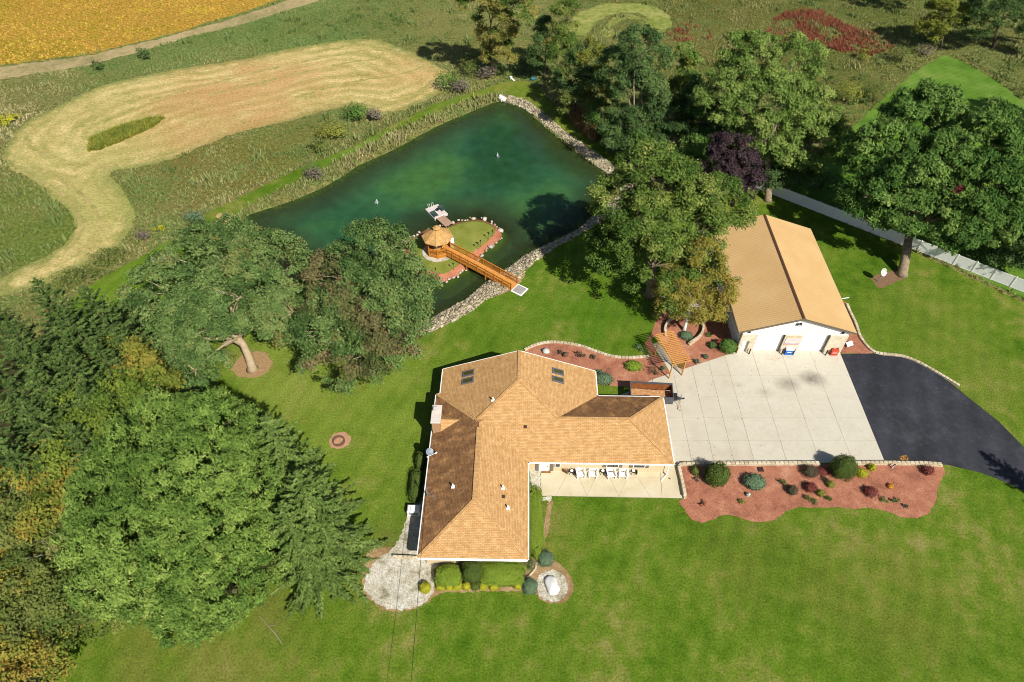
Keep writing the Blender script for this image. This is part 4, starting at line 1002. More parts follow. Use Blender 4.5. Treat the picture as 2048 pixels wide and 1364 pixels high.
rp_ = empty('raft_ramp', (ra[0], ra[1], 0), math.atan2(dd[1], dd[0]), 'brown plank ramp from the island to the white raft', 'ramp')
wm = wood('weathered_ramp_wood', S(170, 136, 112), S(196, 162, 136))
for k in range(int(rl / .2)): MB().box((.1 + k * .2, 0, .02 + .16 * k * .2 / rl), (.185, 1.35, .05)).obj('plank', wm, rp_)
for s in (-.6, .6): MB().bar((0, s, -.05), (rl, s, .12), .08).obj('beam', wm, rp_)

# ------------------------------------------------------------------ pergola
q = [np.array(G2(x, y, 3.2)) for x, y in ((1310, 668), (1345, 663), (1384, 721), (1344, 731))]
c = sum(q) / 4; ax_ = ((q[3] - q[0]) + (q[2] - q[1])) / 2; pl = np.hypot(*ax_); pw = 2.5; pa = math.atan2(ax_[1], ax_[0])
perg = empty('pergola', (c[0], c[1], 0), pa, 'orange slatted pergola over the path beside the round birch bed', 'pergola')
for x in (-pl / 2 + .5, pl / 2 - .5):
    for y in (-.85, .85): MB().bar((x, y, 0), (x, y, 3.05), .12).obj('post', M['pergola'], perg)
for y in (-.85, .85): MB().box((0, y, 3.11), (pl, .07, .16)).obj('beam', M['pergola'], perg)
sl_ = MB().box((0, 0, 3.23), (.07, pw, .085)).mesh('slat', M['pergola'])
for k in range(19): link('slat', sl_, perg, (-pl / 2 + .08 + k * (pl - .16) / 18, 0, 0), rng.uniform(-.01, .01))
for y in (-.85, .85):
    for s in (-1, 1):
        MB().bar((s * (pl / 2 - .5), y, 2.4), (s * (pl / 2 - 1.2), y, 3.05), .08).obj('brace', M['pergola'], perg)
lat = MB()
for z in np.arange(.3, 2.0, .28): lat.bar((-pl / 2 + .5, .86, z), (pl / 2 - .5, .86, z), .03, .05)
tag(lat.obj('side_lattice', M['pergola'], perg), kind='stuff')

# ------------------------------------------------------------------ dump trailer
ta, tb, tcn = (np.array(G2(*p, 1.9)) for p in ((1259.5, 763), (1345, 767.5), (1347, 797)))
tl = np.hypot(*(tb - ta)); tw = np.hypot(*(tcn - tb)); tz = math.atan2(*(tb - ta)[::-1])
mid = (ta + tb) / 2 + np.array([math.sin(tz), -math.cos(tz)]) * tw / 2
tra = empty('dump_trailer', (mid[0], mid[1], .05), tz, 'open grey dump trailer with a rusty plank bed parked behind the house', 'trailer')
for s, nm in ((1, 'side_wall'), (-1, 'side_wall')):
    MB().box((0, s * (tw / 2 - .05), 1.3), (tl, .1, 1.1)).box((0, s * (tw / 2 - .03), 1.88), (tl, .16, .08)).obj(nm, M['trailer'], tra)
    MB().box((0, s * (tw / 2 - .115), 1.26), (tl - .3, .02, 1.0)).obj('liner', M['rust'], tra)
MB().box((tl / 2 - .05, 0, 1.3), (.1, tw - .21, 1.1)).obj('front_wall', M['trailer'], tra); MB().box((-tl / 2 + .05, 0, 1.3), (.1, tw - .21, 1.1)).obj('tailgate', M['trailer'], tra)
MB().box((tl / 2 - .12, 0, 1.28), (.02, tw - .3, 1.0)).obj('liner', M['rust'], tra)
for k in range(9): MB().box((0, -tw / 2 + .2 + (k + .5) * (tw - .4) / 9, .77), (tl - .3, (tw - .4) / 9 - .015, .05)).obj('plank', M['rustwood'], tra)
fr = MB().box((0, 0, .66), (tl, tw * .6, .16)); fr.bar((tl / 2, -.5, .55), (tl / 2 + 1.3, 0, .55), .1).bar((tl / 2, .5, .55), (tl / 2 + 1.3, 0, .55), .1)
fr.obj('frame', M['trailer'], tra)
MB().bar((tl / 2 + 1.1, .12, 0), (tl / 2 + 1.1, .12, 1.1), .09).obj('jack', M['galv'], tra); MB().box((tl / 2 + 1.4, 0, .6), (.2, .16, .12)).obj('coupler', M['dark'], tra)
MB().box((tl / 2 + .35, 0, .85), (.5, .7, .45)).obj('pump_box', M['dark'], tra)
MB().tube([(tl / 2 + .5, -.2, .9), (tl / 2 + .9, -.6, .3), (tl / 2 + .7, -1.2, .05), (tl / 2 + 1.0, -1.4, .05)], .03, 5).obj('hose', M['rust'], tra)
for s in (-1, 1):
    fe = MB().box((.2, s * (tw / 2 + .16), .72), (2.0, .3, .05)).box((1.22, s * (tw / 2 + .16), .6), (.05, .3, .24)).box((-.82, s * (tw / 2 + .16), .6), (.05, .3, .24)).obj('fender', M['trailer'], tra)
    for x in (-.35, .75):
        wh = MB().tube([(x, s * (tw / 2 + .06), .35), (x, s * (tw / 2 + .28), .35)], .35, 16).obj('wheel', M['dark'], tra); MB().tube([(x, s * (tw / 2 + .27), .35), (x, s * (tw / 2 + .29), .35)], .18, 12).obj('rim', M['galv'], wh)

# ------------------------------------------------------------------ patio furniture
def adirondack(px, py, rz, lb):
    o = empty('adirondack_chair', G(px, py, .06), rz, lb, 'chair', 'white lounge chairs on the patio')
    o.scale = (1.2, 1.2, 1.15)
    st = MB()
    for k in range(6): st.box((0, -.34 + k * .1, .40 - k * .022), (.56, .088, .025), 0, -.2)
    st.obj('seat', M['white'], o)
    for x in np.linspace(-.24, .24, 6):
        hgt = .82 - abs(x) * .55; MB().box((x * 1.05, .28 + hgt * .22, .34 + hgt * .46), (.085, .022, hgt), 0, -.45).obj('back_slat', M['white'], o)
    for s in (-1, 1):
        MB().box((s * .36, 0, .58), (.14, .82, .03)).obj('armrest', M['white'], o)
        MB().bar((s * .33, -.36, 0), (s * .33, -.36, .57), .09, .04).obj('leg', M['white'], o); MB().bar((s * .3, -.36, .38), (s * .3, .5, .02), .05, .12).obj('leg', M['white'], o)
adirondack(1161, 950, .12, 'white patio chair next to the first small black table from the house door'); adirondack(1186, 950, -.12, 'white patio chair just left of the middle black table')
adirondack(1222, 951, .12, 'white patio chair just right of the middle black table'); adirondack(1246, 951, -.12, 'white patio chair next to the last black table before the drive')
for px, lb in ((1143, 'small black table nearest the house door'), (1205, 'small black table between the two pairs of white chairs'), (1266, 'small black table nearest the drive')):
    o = empty('patio_table', G(px, 946, .06), 0, lb, 'table', 'small black tables on the patio')
    MB().tube([(.24 * math.cos(a), .24 * math.sin(a), .48) for a in np.linspace(0, 6.2832, 15)], .06, 6).obj('table_rim', M['dark'], o); MB().cyl((0, 0, .47), .17, .015, 14).obj('tabletop', M['white'], o)
    for a in (.8, 2.4, 3.9, 5.5): MB().bar((.3 * math.cos(a), .3 * math.sin(a), 0), (.2 * math.cos(a), .2 * math.sin(a), .47), .04).obj('leg', M['dark'], o)
    MB().box((.38, 0, .25), (.06, .44, .5)).obj('magazine_rack', M['dark'], o)
p = G(1131, 942, .06); o = empty('corner_planter', p, 0, 'brown three-sided planter on the patio beside the first black table', 'planter')
MB().prism([(-.42, 0), (.2, -.42), (.2, .42)], 0, .5).obj('body', plain('brown_planter', S(112, 84, 58), .7), o); MB().prism([(-.32, 0), (.14, -.32), (.14, .32)], .5, .52).obj('soil', M['mulch2'], o)
tag(MB().box((0, 0, .02), (1.0, .6, .03)).obj('doormat', plain('brown_coir', S(150, 100, 62), .95, .2), None, G(1092, 941.5, .06)), 'brown doormat on the patio in front of the white door', 'doormat')
tag(MB().cyl((0, 0, 0), .11, .03, 10).obj('floor_drain', plain('rust_drain', S(150, 110, 60), .7), None, G(1339, 957, .06)), 'small round rusty drain cap in the patio slab', 'drain')
# generator box left of the house, utility lid in the bed, dish by the maple
p = G(829, 1026, .03); o = empty('generator_box', p, HY, 'white rounded utility box beside the dark side wall of the house', 'utility box')
MB().cbox((0, .1, .45), (1.35, .85, .9), .12).obj('housing', M['white'], o); MB().box((0, -.33, .4), (.9, .02, .4)).obj('vent_grille', M['galv'], o); MB().box((0, .1, .02), (1.5, 1.0, .08)).obj('base', M['cement'], o)
tag(MB().cbox((0, 0, .04), (.62, .55, .1), .02).obj('utility_lid', plain('dark_brown_lid', S(60, 44, 38), .7), None, G(1521, 939, .04)), 'dark square utility lid set in the red mulch', 'lid')
p = G(1756, 563, .02); o = empty('satellite_dish', p, 0, 'white satellite dish on a short post in the mulch under the big maple', 'satellite dish')
MB().bar((0, 0, 0), (.05, 0, 1.55), .07).obj('pole', M['galv'], o)
bm = MB(); c0 = Vector((.1, -.05, 1.75)); ax = Vector((.35, -.8, .55)).normalized(); u = ax.cross(Vector((0, 0, 1))).normalized(); v = ax.cross(u); vv = [c0 - ax * .12]; ff = []
for r_, dz in ((.28, -.08), (.52, 0)): vv += [c0 + (u * math.cos(6.2832 * k / 16) + v * 1.1 * math.sin(6.2832 * k / 16)) * r_ + ax * dz for k in range(16)]
for k in range(16): ff += [(0, 1 + k, 1 + (k + 1) % 16), (1 + k, 17 + k, 17 + (k + 1) % 16, 1 + (k + 1) % 16)]
bm.add(vv, ff); bm.obj('reflector', plain('pale_dish', S(214, 212, 208), .4), o); MB().bar(c0 - v * .5, c0 + ax * .55, .035).box(c0 + ax * .58, (.12, .12, .12)).obj('receiver_arm', M['galv'], o)
# fire ring, pond jets, outlet pipe, garden torches
p = G(678, 883, .022); bmn = MB()
for k in range(14): bmn.box((.62 * math.cos(k * .4488), .6 * math.sin(k * .4488), .12), (.27, .14, .24), k * .4488 + 1.571)
tag(bmn.obj('fire_ring', plain('dark_fire_ring', S(120, 92, 74), .8), None, p), 'small dark fire ring in a patch of bare soil on the lawn', 'fire ring')
foam = plain('white_water_spray', (.7, .78, .78, 1), .3)
for px, py, lb in ((754, 408, 'small white fountain jet in the left end of the pond'), (995, 315, 'small pale fountain jet near the far end of the pond')):
    o = empty('fountain_jet', G(px, py, WL + .02), 0, lb, 'fountain', 'fountain jets in the pond'); m_ = MB()
    for k in range(14):
        a = rng.uniform(0, 6.28); r = rng.uniform(.1, .45); hh = rng.uniform(.3, .9)
        m_.tube([(0, 0, 0), (r * .4 * math.cos(a), r * .4 * math.sin(a), hh), (r * math.cos(a), r * math.sin(a), hh * .3)], [.03, .025, .01], 3)
    m_.obj('spray', foam, o); MB().cyl((0, 0, -.05), .14, .1, 8).obj('nozzle', M['dark'], o)
o = empty('outlet_pipe', G(1006, 199, -.1), -.9, 'white drain outlet where the pond bank corners at the far end', 'pipe')
MB().tube([(-.9, 0, .35), (.5, 0, .1)], .32, 10).obj('pipe', M['white'], o); MB().cbox((-.3, 0, .1), (1.1, 1.3, .5), .08).obj('headwall', M['cement'], o)
for i, (px, py, lb) in enumerate([(986, 474, 'dark garden torch on the island nearest the far right tip'), (978, 479, 'second dark garden torch near the right island tip'), (962, 494, 'dark garden torch by the island edge above the bridge'), (957, 499, 'dark garden torch closest to the upper bridge rail'),
                                  (908, 540, 'dark garden torch on the lower island lawn near the bridge'), (873, 550, 'dark garden torch on the lowest bend of the island')]):
    o = empty('garden_torch', G(px, py, .12), 0, lb, 'torch', 'garden torches on the island')
    MB().bar((0, 0, 0), (-.06, .02, 1.0), .035).obj('stake', M['dark'], o); MB().cyl((-.06, .02, 1.0), .07, .24, 6, .13).obj('head', M['dark'], o)
o = empty('patio_umbrella', G(902, 487, .15), 0, 'small white folded panel beside the gazebo on the island lawn', 'panel'); MB().box((0, 0, .5), (.9, .05, .8), .2, -.7).obj('panel', M['white'], o); MB().bar((0, .25, 0), (0, 0, .7), .05).obj('leg', M['white'], o)
o.name = 'lawn_panel'
o = empty('blue_barrel', G(1067, 160, .0), .3, 'blue barrel lying at the edge of the trees behind the pond', 'barrel'); MB().tube([(-.5, 0, .3), (-.3, 0, .3), (.3, 0, .3), (.5, 0, .3)], [.29, .32, .32, .29], 12).obj('drum', plain('teal_plastic', S(50, 120, 140), .5), o)
for x in (-.3, .3): MB().tube([(x - .03, 0, .3), (x + .03, 0, .3)], .335, 12).obj('hoop', plain('teal_hoop', S(40, 96, 116), .5), o)
o = empty('white_bucket', G(1022, 158, 0), 0, 'white bucket and board at the brush edge behind the pond', 'bucket'); MB().cyl((0, 0, 0), .22, .5, 10, .27).obj('body', M['white'], o); MB().box((.4, -.4, .1), (.35, 1.0, .1), .5).obj('board', M['white'], o)
p = G(1131, 711, .03); V, Fs, ti = rocks(np.zeros((1, 3)), [.48], .8); tag(link('garden_rock', npmesh('garden_rock', V, Fs, plain('brown_rock', S(112, 86, 66), .85, .25, bmp=.4)), None, (p[0], p[1], .25)), 'brown boulder in the red bed behind the house', 'rock', 'rocks in the bed behind the house')
p = G(1092, 704, .03); V, Fs, ti = rocks(np.zeros((1, 3)), [.55], .6); tag(link('garden_rock', npmesh('garden_rock', V, Fs, plain('white_rock', S(214, 208, 200), .8, .1, bmp=.4)), None, (p[0], p[1], .2)), 'rounded white boulder by the curved block wall', 'rock', 'rocks in the bed behind the house')
p = G(1104, 1171, .04); bm = bmesh.new(); bmesh.ops.create_icosphere(bm, subdivisions=3, radius=1); V = np.array([v.co[:] for v in bm.verts]); Fs = np.array([[v.index for v in f.verts] for f in bm.faces]); bm.free()
V = V * (1 + .16 * np.sin(V[:, :1] * 4 + 1) * np.cos(V[:, 1:2] * 5) + .05 * np.sin(V[:, 2:] * 9 + V[:, :1] * 7)) * np.array([.85, .85, .3])
o = link('garden_rock', npmesh('garden_rock', V, Fs, plain('chalk_rock', S(232, 230, 226), .7, .06, bmp=.3)), None, (p[0], p[1], .12)); o.scale = (.75, 1.15, 1); o.rotation_euler.z = .3; tag(o, 'large flat white rock in the round white stone bed', 'rock')
p = G(1495, 991, .04); tag(MB().tube([(0, 0, 0), (0, 0, .25), (.08, -.05, .4), (.2, -.1, .42)], [.2, .22, .16, .06], 8).obj('garden_ornament', plain('pale_green_ceramic', S(186, 206, 186), .4), None, p), 'pale green garden ornament in the red mulch', 'ornament')
p = G(1784, 936, .04); o = empty('garden_spigot', p, 0, 'small white and dark lawn ornament near the top wall of the red bed', 'ornament'); MB().cyl((0, 0, 0), .06, .55, 8).obj('post', M['white'], o); MB().box((0, 0, .6), (.3, .08, .22), .4).obj('wings', M['dark'], o)
o = link('fallen_branch', MB().tube([G(518, 1232, .05), G(537, 1252, .12), G(552, 1270, .06), G(564, 1287, .05)], [.015, .03, .045, .05], 5).tube([G(537, 1252, .12), G(550, 1250, .1), G(556, 1241, .06)], [.03, .02, .01], 4).tube([G(552, 1270, .06), G(546, 1258, .1)], [.02, .01], 4).mesh('fallen_branch', plain('grey_dead_wood', S(160, 146, 128), .9)))
tag(o, 'bare fallen branch lying on the front lawn', 'branch')
# ------------------------------------------------------------------ foliage
def A3(r, g, b): return (r, g, b, 1)
LM = {}
def lm(key, name, *cols, trans=.14):
    LM[key] = leaf_mat(name, [(i / (len(cols) - 1), A3(*c)) for i, c in enumerate(cols)], trans)
lm('oak', 'oak_leaf', (0.039, 0.077, 0.021),(0.071, 0.127, 0.033),(0.113, 0.181, 0.050),(0.178, 0.249, 0.078),(0.172, 0.147, 0.042))
lm('oakb', 'turning_oak_leaf', (0.041, 0.067, 0.018),(0.080, 0.103, 0.030),(0.132, 0.132, 0.048),(0.185, 0.146, 0.070),(0.226, 0.157, 0.085))
lm('spd', 'dark_spruce_needle', (0.032, 0.060, 0.016),(0.061, 0.102, 0.026),(0.104, 0.158, 0.039),(0.169, 0.217, 0.064))
lm('spb', 'bright_spruce_needle', (0.064, 0.120, 0.021),(0.110, 0.185, 0.034),(0.176, 0.260, 0.051),(0.274, 0.346, 0.085))
lm('spg', 'olive_spruce_needle', (0.054, 0.095, 0.021),(0.093, 0.150, 0.033),(0.146, 0.210, 0.050),(0.205, 0.272, 0.073))
lm('yel', 'yellowing_leaf', (.085,.125,.02),(.14,.175,.028),(.21,.21,.036),(.27,.215,.04),(.27,.15,.035))
lm('maple', 'maple_leaf', (0.039, 0.091, 0.017),(0.074, 0.148, 0.029),(0.125, 0.213, 0.045),(0.208, 0.298, 0.073))
lm('lmaple', 'pale_maple_leaf', (0.081, 0.142, 0.026),(0.129, 0.206, 0.042),(0.199, 0.272, 0.063),(0.291, 0.340, 0.089))
lm('cotton', 'cottonwood_leaf', (0.044, 0.087, 0.015),(0.083, 0.143, 0.026),(0.154, 0.213, 0.040),(0.307, 0.323, 0.090))
lm('cottony', 'yellow_cottonwood_leaf', (0.163, 0.175, 0.037), (0.237, 0.225, 0.056), (0.300, 0.250, 0.062), (0.250, 0.250, 0.075))
lm('dkt', 'deep_green_leaf', (0.036, 0.071, 0.022),(0.063, 0.114, 0.033),(0.101, 0.163, 0.048),(0.152, 0.213, 0.071))
lm('purple', 'purple_leaf', (0.029, 0.018, 0.023), (0.047, 0.029, 0.036), (0.065, 0.042, 0.047), (0.085, 0.058, 0.058), trans=.12)
lm('birch', 'birch_leaf', (.11,.135,.022),(.19,.19,.034),(.28,.24,.045),(.3,.2,.05))
lm('olive', 'olive_brush_leaf', (0.059, 0.096, 0.019),(0.097, 0.134, 0.029),(0.146, 0.170, 0.042),(0.189, 0.187, 0.057))
lm('ygr', 'yellow_green_leaf', (0.120, 0.150, 0.025), (0.170, 0.200, 0.035), (0.240, 0.240, 0.040), (0.280, 0.250, 0.050))
lm('ygrn', 'fresh_yellow_green_leaf', (.07, .12, .018), (.12, .175, .026), (.175, .22, .034), (.22, .24, .04))
lm('brown', 'dry_brown_twig', (0.100, 0.085, 0.065), (0.150, 0.125, 0.095), (0.190, 0.160, 0.120), (0.160, 0.140, 0.070), trans=.1)
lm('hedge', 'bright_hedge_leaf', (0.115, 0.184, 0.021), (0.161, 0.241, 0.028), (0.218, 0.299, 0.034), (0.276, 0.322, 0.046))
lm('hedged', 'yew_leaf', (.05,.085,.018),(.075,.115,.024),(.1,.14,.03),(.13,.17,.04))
lm('lime', 'golden_shrub_leaf', (0.250, 0.270, 0.020), (0.340, 0.340, 0.025), (0.420, 0.400, 0.035), (0.300, 0.320, 0.040))
lm('blue', 'blue_green_needle', (.08,.13,.075),(.11,.17,.095),(.14,.21,.115),(.17,.23,.13))
lm('red', 'red_barberry_leaf', (0.090, 0.025, 0.022), (0.150, 0.040, 0.034), (0.200, 0.060, 0.050), (0.170, 0.085, 0.050))
lm('redveg', 'red_weed', (0.200, 0.055, 0.035), (0.280, 0.080, 0.050), (0.320, 0.120, 0.070), (0.200, 0.120, 0.050))
lm('brownb', 'bronze_shrub_leaf', (0.055, 0.050, 0.030), (0.085, 0.070, 0.042), (0.110, 0.090, 0.055), (0.080, 0.085, 0.035))
lm('orange', 'orange_leaf', (0.400, 0.160, 0.030), (0.500, 0.200, 0.030), (0.550, 0.260, 0.040), (0.450, 0.300, 0.040))
lm('grassg', 'meadow_grass_blade', (0.105, 0.165, 0.045), (0.173, 0.225, 0.068), (0.255, 0.262, 0.098), (0.360, 0.315, 0.150), (0.495, 0.420, 0.240))
lm('reed', 'orange_reed', (0.240, 0.150, 0.060), (0.330, 0.200, 0.080), (0.400, 0.260, 0.120), (0.300, 0.240, 0.100))
BARK = plain('grey_brown_bark', S(150, 132, 108), .9, .3, 2.5, bmp=.6, bscale=7)
BARKL = plain('pale_oak_bark', S(182, 162, 132), .9, .2, 2.0, bmp=.6, bscale=6)
BIRCHB = ground_mat('white_birch_bark', [1.2, 3.], [(.36, S(120, 110, 100)), (.42, S(236, 232, 224)), (.7, S(250, 246, 240))], fine=(.85, 1.1), fscale=5, bmp=.2)
BARKD = plain('dark_bark', S(98, 84, 68), .9, .3, 2.5, bmp=.5, bscale=7)
DEADW = plain('bleached_dead_wood', S(206, 196, 182), .9, .12)

def unit(v): return v / np.maximum(np.linalg.norm(v, axis=-1, keepdims=True), 1e-9)
def rdir(n, zmin=-1.0):
    z = rng.uniform(zmin, 1, n); a = rng.uniform(0, 2 * np.pi, n); r = np.sqrt(1 - z * z); return np.c_[r * np.cos(a), r * np.sin(a), z]
def cards(C, Nn, L, Wd, T=None):
    """leaf-sized triangles: centre, normal, length, width, optional long-axis direction"""
    n = len(C); R_ = rng.normal(size=(n, 3)) if T is None else T
    u = unit(R_ - Nn * np.sum(R_ * Nn, 1, keepdims=True)); v = np.cross(Nn, u)
    L = np.broadcast_to(L, (n,))[:, None] / 2; Wd = np.broadcast_to(Wd, (n,))[:, None] / 2
    V = np.stack([C - u * L + v * Wd, C + u * L, C - u * L - v * Wd], 1).reshape(-1, 3)
    return V, np.arange(n * 3).reshape(n, 3)
def crown_obj(name, V, F_, mat, tint, parent):
    return link(name, npmesh(name, V, F_, mat, tint), parent)

def limb(mb, a, b, r0, r1, sag=.12, n=5):
    a = np.array(a, float); b = np.array(b, float); d = np.linalg.norm(b - a); side = rng.normal(0, .09, 3) * d; pts = []; rad = []
    for k in range(n + 1):
        t = k / n; p = a + (b - a) * t; p = p + side * math.sin(math.pi * t); p[2] += sag * d * math.sin(math.pi * t); pts.append(p); rad.append(max(.012, r0 + (r1 - r0) * t ** .7))
    mb.tube(pts, rad, 6, False)

def tree(label, base_px, blobs_px, mat, r0=.35, dens=1.0, leaf=.26, lobe=.95, bark=None, group='trees', cat='tree', name='broadleaf_tree', upright=0.0, fork=.38, trunkpts=None, gap=1.0, dead=0, base=None, mix=None, aspect=.8, tuft=.24, flat=.78, per=15, lv=15):
    """blobs: (px, py, z, rx, ry, rz) crown masses placed where the photograph shows them; each is covered with rounded clumps of leaves of radius lobe"""
    b = np.array(base if base is not None else G2(*base_px)); o = empty(name, (b[0], b[1], 0), 0, label, cat, group)
    BL = []
    for (px, py, z, rx, ry, rz) in blobs_px:
        BL.append((np.array(G(px, py, z)) - np.array([b[0], b[1], 0]), np.array([rx, ry, rz], float)))
    Cs, Ns, Ti, Ts, tips = [], [], [], [], []
    for c, r in BL:
        rm_ = float(np.mean(r)); layers = ((1.0, rng.uniform(.86, 1.06, 400), 1.0), (.62, rng.uniform(.6, .8, 400), .5))
        allc = []
        for fr, fac, dn in layers:
            nl = max(6, int(2.5 * (rm_ * fr / lobe) ** 2 * gap * dn)); nl = min(nl, 400)
            d = rdir(nl, -.5); lc = c + d * r * fac[:nl, None]; allc.append(lc)
            for q in range(nl):
                r_l = lobe * rng.uniform(.5, 1.45); nt_ = max(5, int(per * dens * (r_l / lobe) ** 1.6))
                td = unit(rdir(nt_, -.35) + d[q] * .45 + np.array([0, 0, .25])); tc = lc[q] + td * r_l * rng.uniform(.72, 1.0, nt_)[:, None] * np.array([1, 1, flat])
                t0 = rng.normal(.45, .16) + (vnoise((lc[q:q + 1, :2] + b), .3, 5)[0] - .5) * .4
                k = max(5, int(lv * dens)); P = np.repeat(tc, k, 0) + rng.normal(0, tuft, (nt_ * k, 3)) * np.array([1, 1, .8])
                nn = unit(np.repeat(td, k, 0) * .9 + np.array([0, 0, .25]) + rng.normal(0, .58, (nt_ * k, 3)))
                Cs.append(P); Ns.append(nn); Ti.append(np.clip(t0 + np.repeat(rng.normal(0, .1, nt_), k) + rng.normal(0, .12, nt_ * k), 0, 1))
                if upright: Ts.append(unit(np.repeat(td, k, 0) * .8 + np.array([0, 0, .9]) + rng.normal(0, .22, (nt_ * k, 3))))
        tips.append((c, np.concatenate(allc)))
    C = np.concatenate(Cs); Nn = np.concatenate(Ns); ti = np.concatenate(Ti); n = len(C)
    L = leaf * rng.uniform(.65, 1.3, n)
    if upright:
        T = np.concatenate(Ts); V, F_ = cards(C, Nn, L * (1 + upright), L * aspect, T)
    else: V, F_ = cards(C, Nn, L, L * aspect)
    V3 = V.reshape(-1, 3, 3); keep = C[:, 2] > .3
    if mix is not None:
        sel = mix(C + np.array([b[0], b[1], 0])) & keep; ks = np.nonzero(sel)[0]; kk = np.nonzero(keep & ~sel)[0]
        if len(ks): crown_obj('crown', V3[ks].reshape(-1, 3), np.arange(len(ks) * 3).reshape(-1, 3), LM[mix.key], np.repeat(ti[ks], 3), o)
    else: kk = np.nonzero(keep)[0]
    crown_obj('crown', V3[kk].reshape(-1, 3), np.arange(len(kk) * 3).reshape(-1, 3), LM[mat], np.repeat(ti[kk], 3), o)
    # trunk with limbs reaching into the crown masses
    mb = MB(); top = max(BL, key=lambda q: q[0][2])[0]; hf = max(.8, fork * top[2])
    if trunkpts is None:
        fk = np.array([top[0] * .25, top[1] * .25, hf]); tp = [(0, 0, -.1), (0, 0, .35), (fk[0] * .3, fk[1] * .3, hf * .4), tuple(fk)]
        mb.tube(tp, [r0 * 1.6, r0 * 1.1, r0, r0 * .8], 10)
    else:
        tp = [np.array(p, float) for p in trunkpts]; fk = tp[-1]; mb.tube(tp, [r0 * 1.5] + [r0 * (1 - .35 * i / len(tp)) for i in range(1, len(tp))], 12)
    for c, lc in tips:
        limb(mb, fk, c, r0 * .4, r0 * .14)
        for q in rng.choice(len(lc), min(len(lc), 7), False): limb(mb, c, lc[q], r0 * .13, .015, .05, 4)
    mb.obj('trunk', bark or BARK, o, smooth_=True)
    for _ in range(dead):
        c, lc = tips[rng.integers(len(tips))]; e = lc[rng.integers(len(lc))]; e[2] = max(e[2], c[2]); e2 = c + (e - c) * 1.12 + np.array([0, 0, .5]); db = MB(); s0 = c + (e - c) * .7; limb(db, s0, e2, .05, .018, .03, 4)
        for _k in range(4): limb(db, s0 + (e2 - s0) * rng.uniform(.2, .95), e2 + rng.normal(0, .6, 3), .025, .009, .03, 3)
        db.obj('dead_limb', DEADW, o)
    return o

def spruce(label, apex_px, H, R_, mat, group='trees', base=None, step=.85, droop=.5, bushy=1.0, name='spruce_tree', zmin=.06, tip=0.0, puff=False):
    b = np.array(base if base is not None else G2(apex_px[0], apex_px[1], H)); o = empty(name, (b[0], b[1], 0), 0, label, 'tree', group)
    Cs, Ts, Ls, Ti = [], [], [], []; mb = MB(); mb.tube([(0, 0, -.1), (0, 0, H * .5), (0, 0, H)], [R_ * .055 + .08, R_ * .04, .02], 8)
    z = H * zmin
    while z < H - .1:
        f = 1 - z / H; Lb = R_ * min(1.0, f ** .72 * 1.05); nb = max(5, int(5 + 6 * f)); a0 = rng.uniform(0, 6.28)
        for k in range(nb):
            a = a0 + 6.2832 * k / nb + rng.normal(0, .12); L = Lb * rng.uniform(.62, 1.12) + .1; h = np.array([math.cos(a), math.sin(a), 0]); sd_ = np.array([-h[1], h[0], 0])
            up0 = .6 * (1 - f) - .05 * f; ns = max(3, int(L / .13)); t = (np.arange(ns) + .6) / ns
            P = h * (L * t)[:, None]; P[:, 2] = z + rng.normal(0, .14) + L * (up0 * t - droop * f * t ** 1.5 + .26 * f * t ** 3.2)
            if L > 1.2 and k % 3 == 0: mb.tube([(0, 0, z), tuple(P[ns // 2]), tuple(P[-1])], [.04, .025, .008], 3, False)
            t0 = np.clip(rng.normal(.42, .16), .05, .95)
            for s in (-1, 1):
                wl_ = (.12 + .2 * L * (1 - t) ** .8 * np.minimum(1, t * 2.6 + .1)) * rng.uniform(.6, 1.2, ns)
                m_ = np.maximum(1, (wl_ / .17 * bushy).astype(int)); ii = np.repeat(np.arange(ns), m_); jj = (np.concatenate([np.arange(q) for q in m_]) + .5) / m_[ii]
                dr = unit(sd_ * s + h * .8 + rng.normal(0, .14, (len(ii), 3))); off = dr * (wl_[ii] * jj)[:, None]; off[:, 2] -= .3 * (wl_[ii] * jj) ** 1.4 + rng.uniform(0, .06, len(ii))
                Cs.append(P[ii] + off); Ts.append(unit(dr + np.array([0, 0, -.3 + tip]) + rng.normal(0, .2, (len(ii), 3)))); Ls.append(np.full(len(ii), .30))
                Ti.append(np.clip(t0 + .25 * (jj - .4) + rng.normal(0, .12, len(ii)), 0, 1))
            Cs.append(P + np.array([0, 0, .03])); Ts.append(unit(np.tile(h, (ns, 1)) + rng.normal(0, .12, (ns, 3)))); Ls.append(np.full(ns, .3)); Ti.append(np.full(ns, min(1, t0 + .1)))
        z += step * rng.uniform(.75, 1.25) * (.45 + .7 * f)
    C = np.concatenate(Cs); T = np.concatenate(Ts); L = np.concatenate(Ls) * rng.uniform(.7, 1.3, len(C)); ti = np.concatenate(Ti)
    Nn = unit(np.array([0, 0, 1.0]) + rng.normal(0, .4, (len(C), 3))); V, F_ = cards(C, Nn, L, L * .6, T)
    k = V.reshape(-1, 3, 3)[:, :, 2].min(1) > .1
    crown_obj('crown', V.reshape(-1, 3, 3)[k].reshape(-1, 3), np.arange(k.sum() * 3).reshape(-1, 3), LM[mat], np.repeat(ti[k], 3), o)
    mb.obj('trunk', BARKD, o); return o

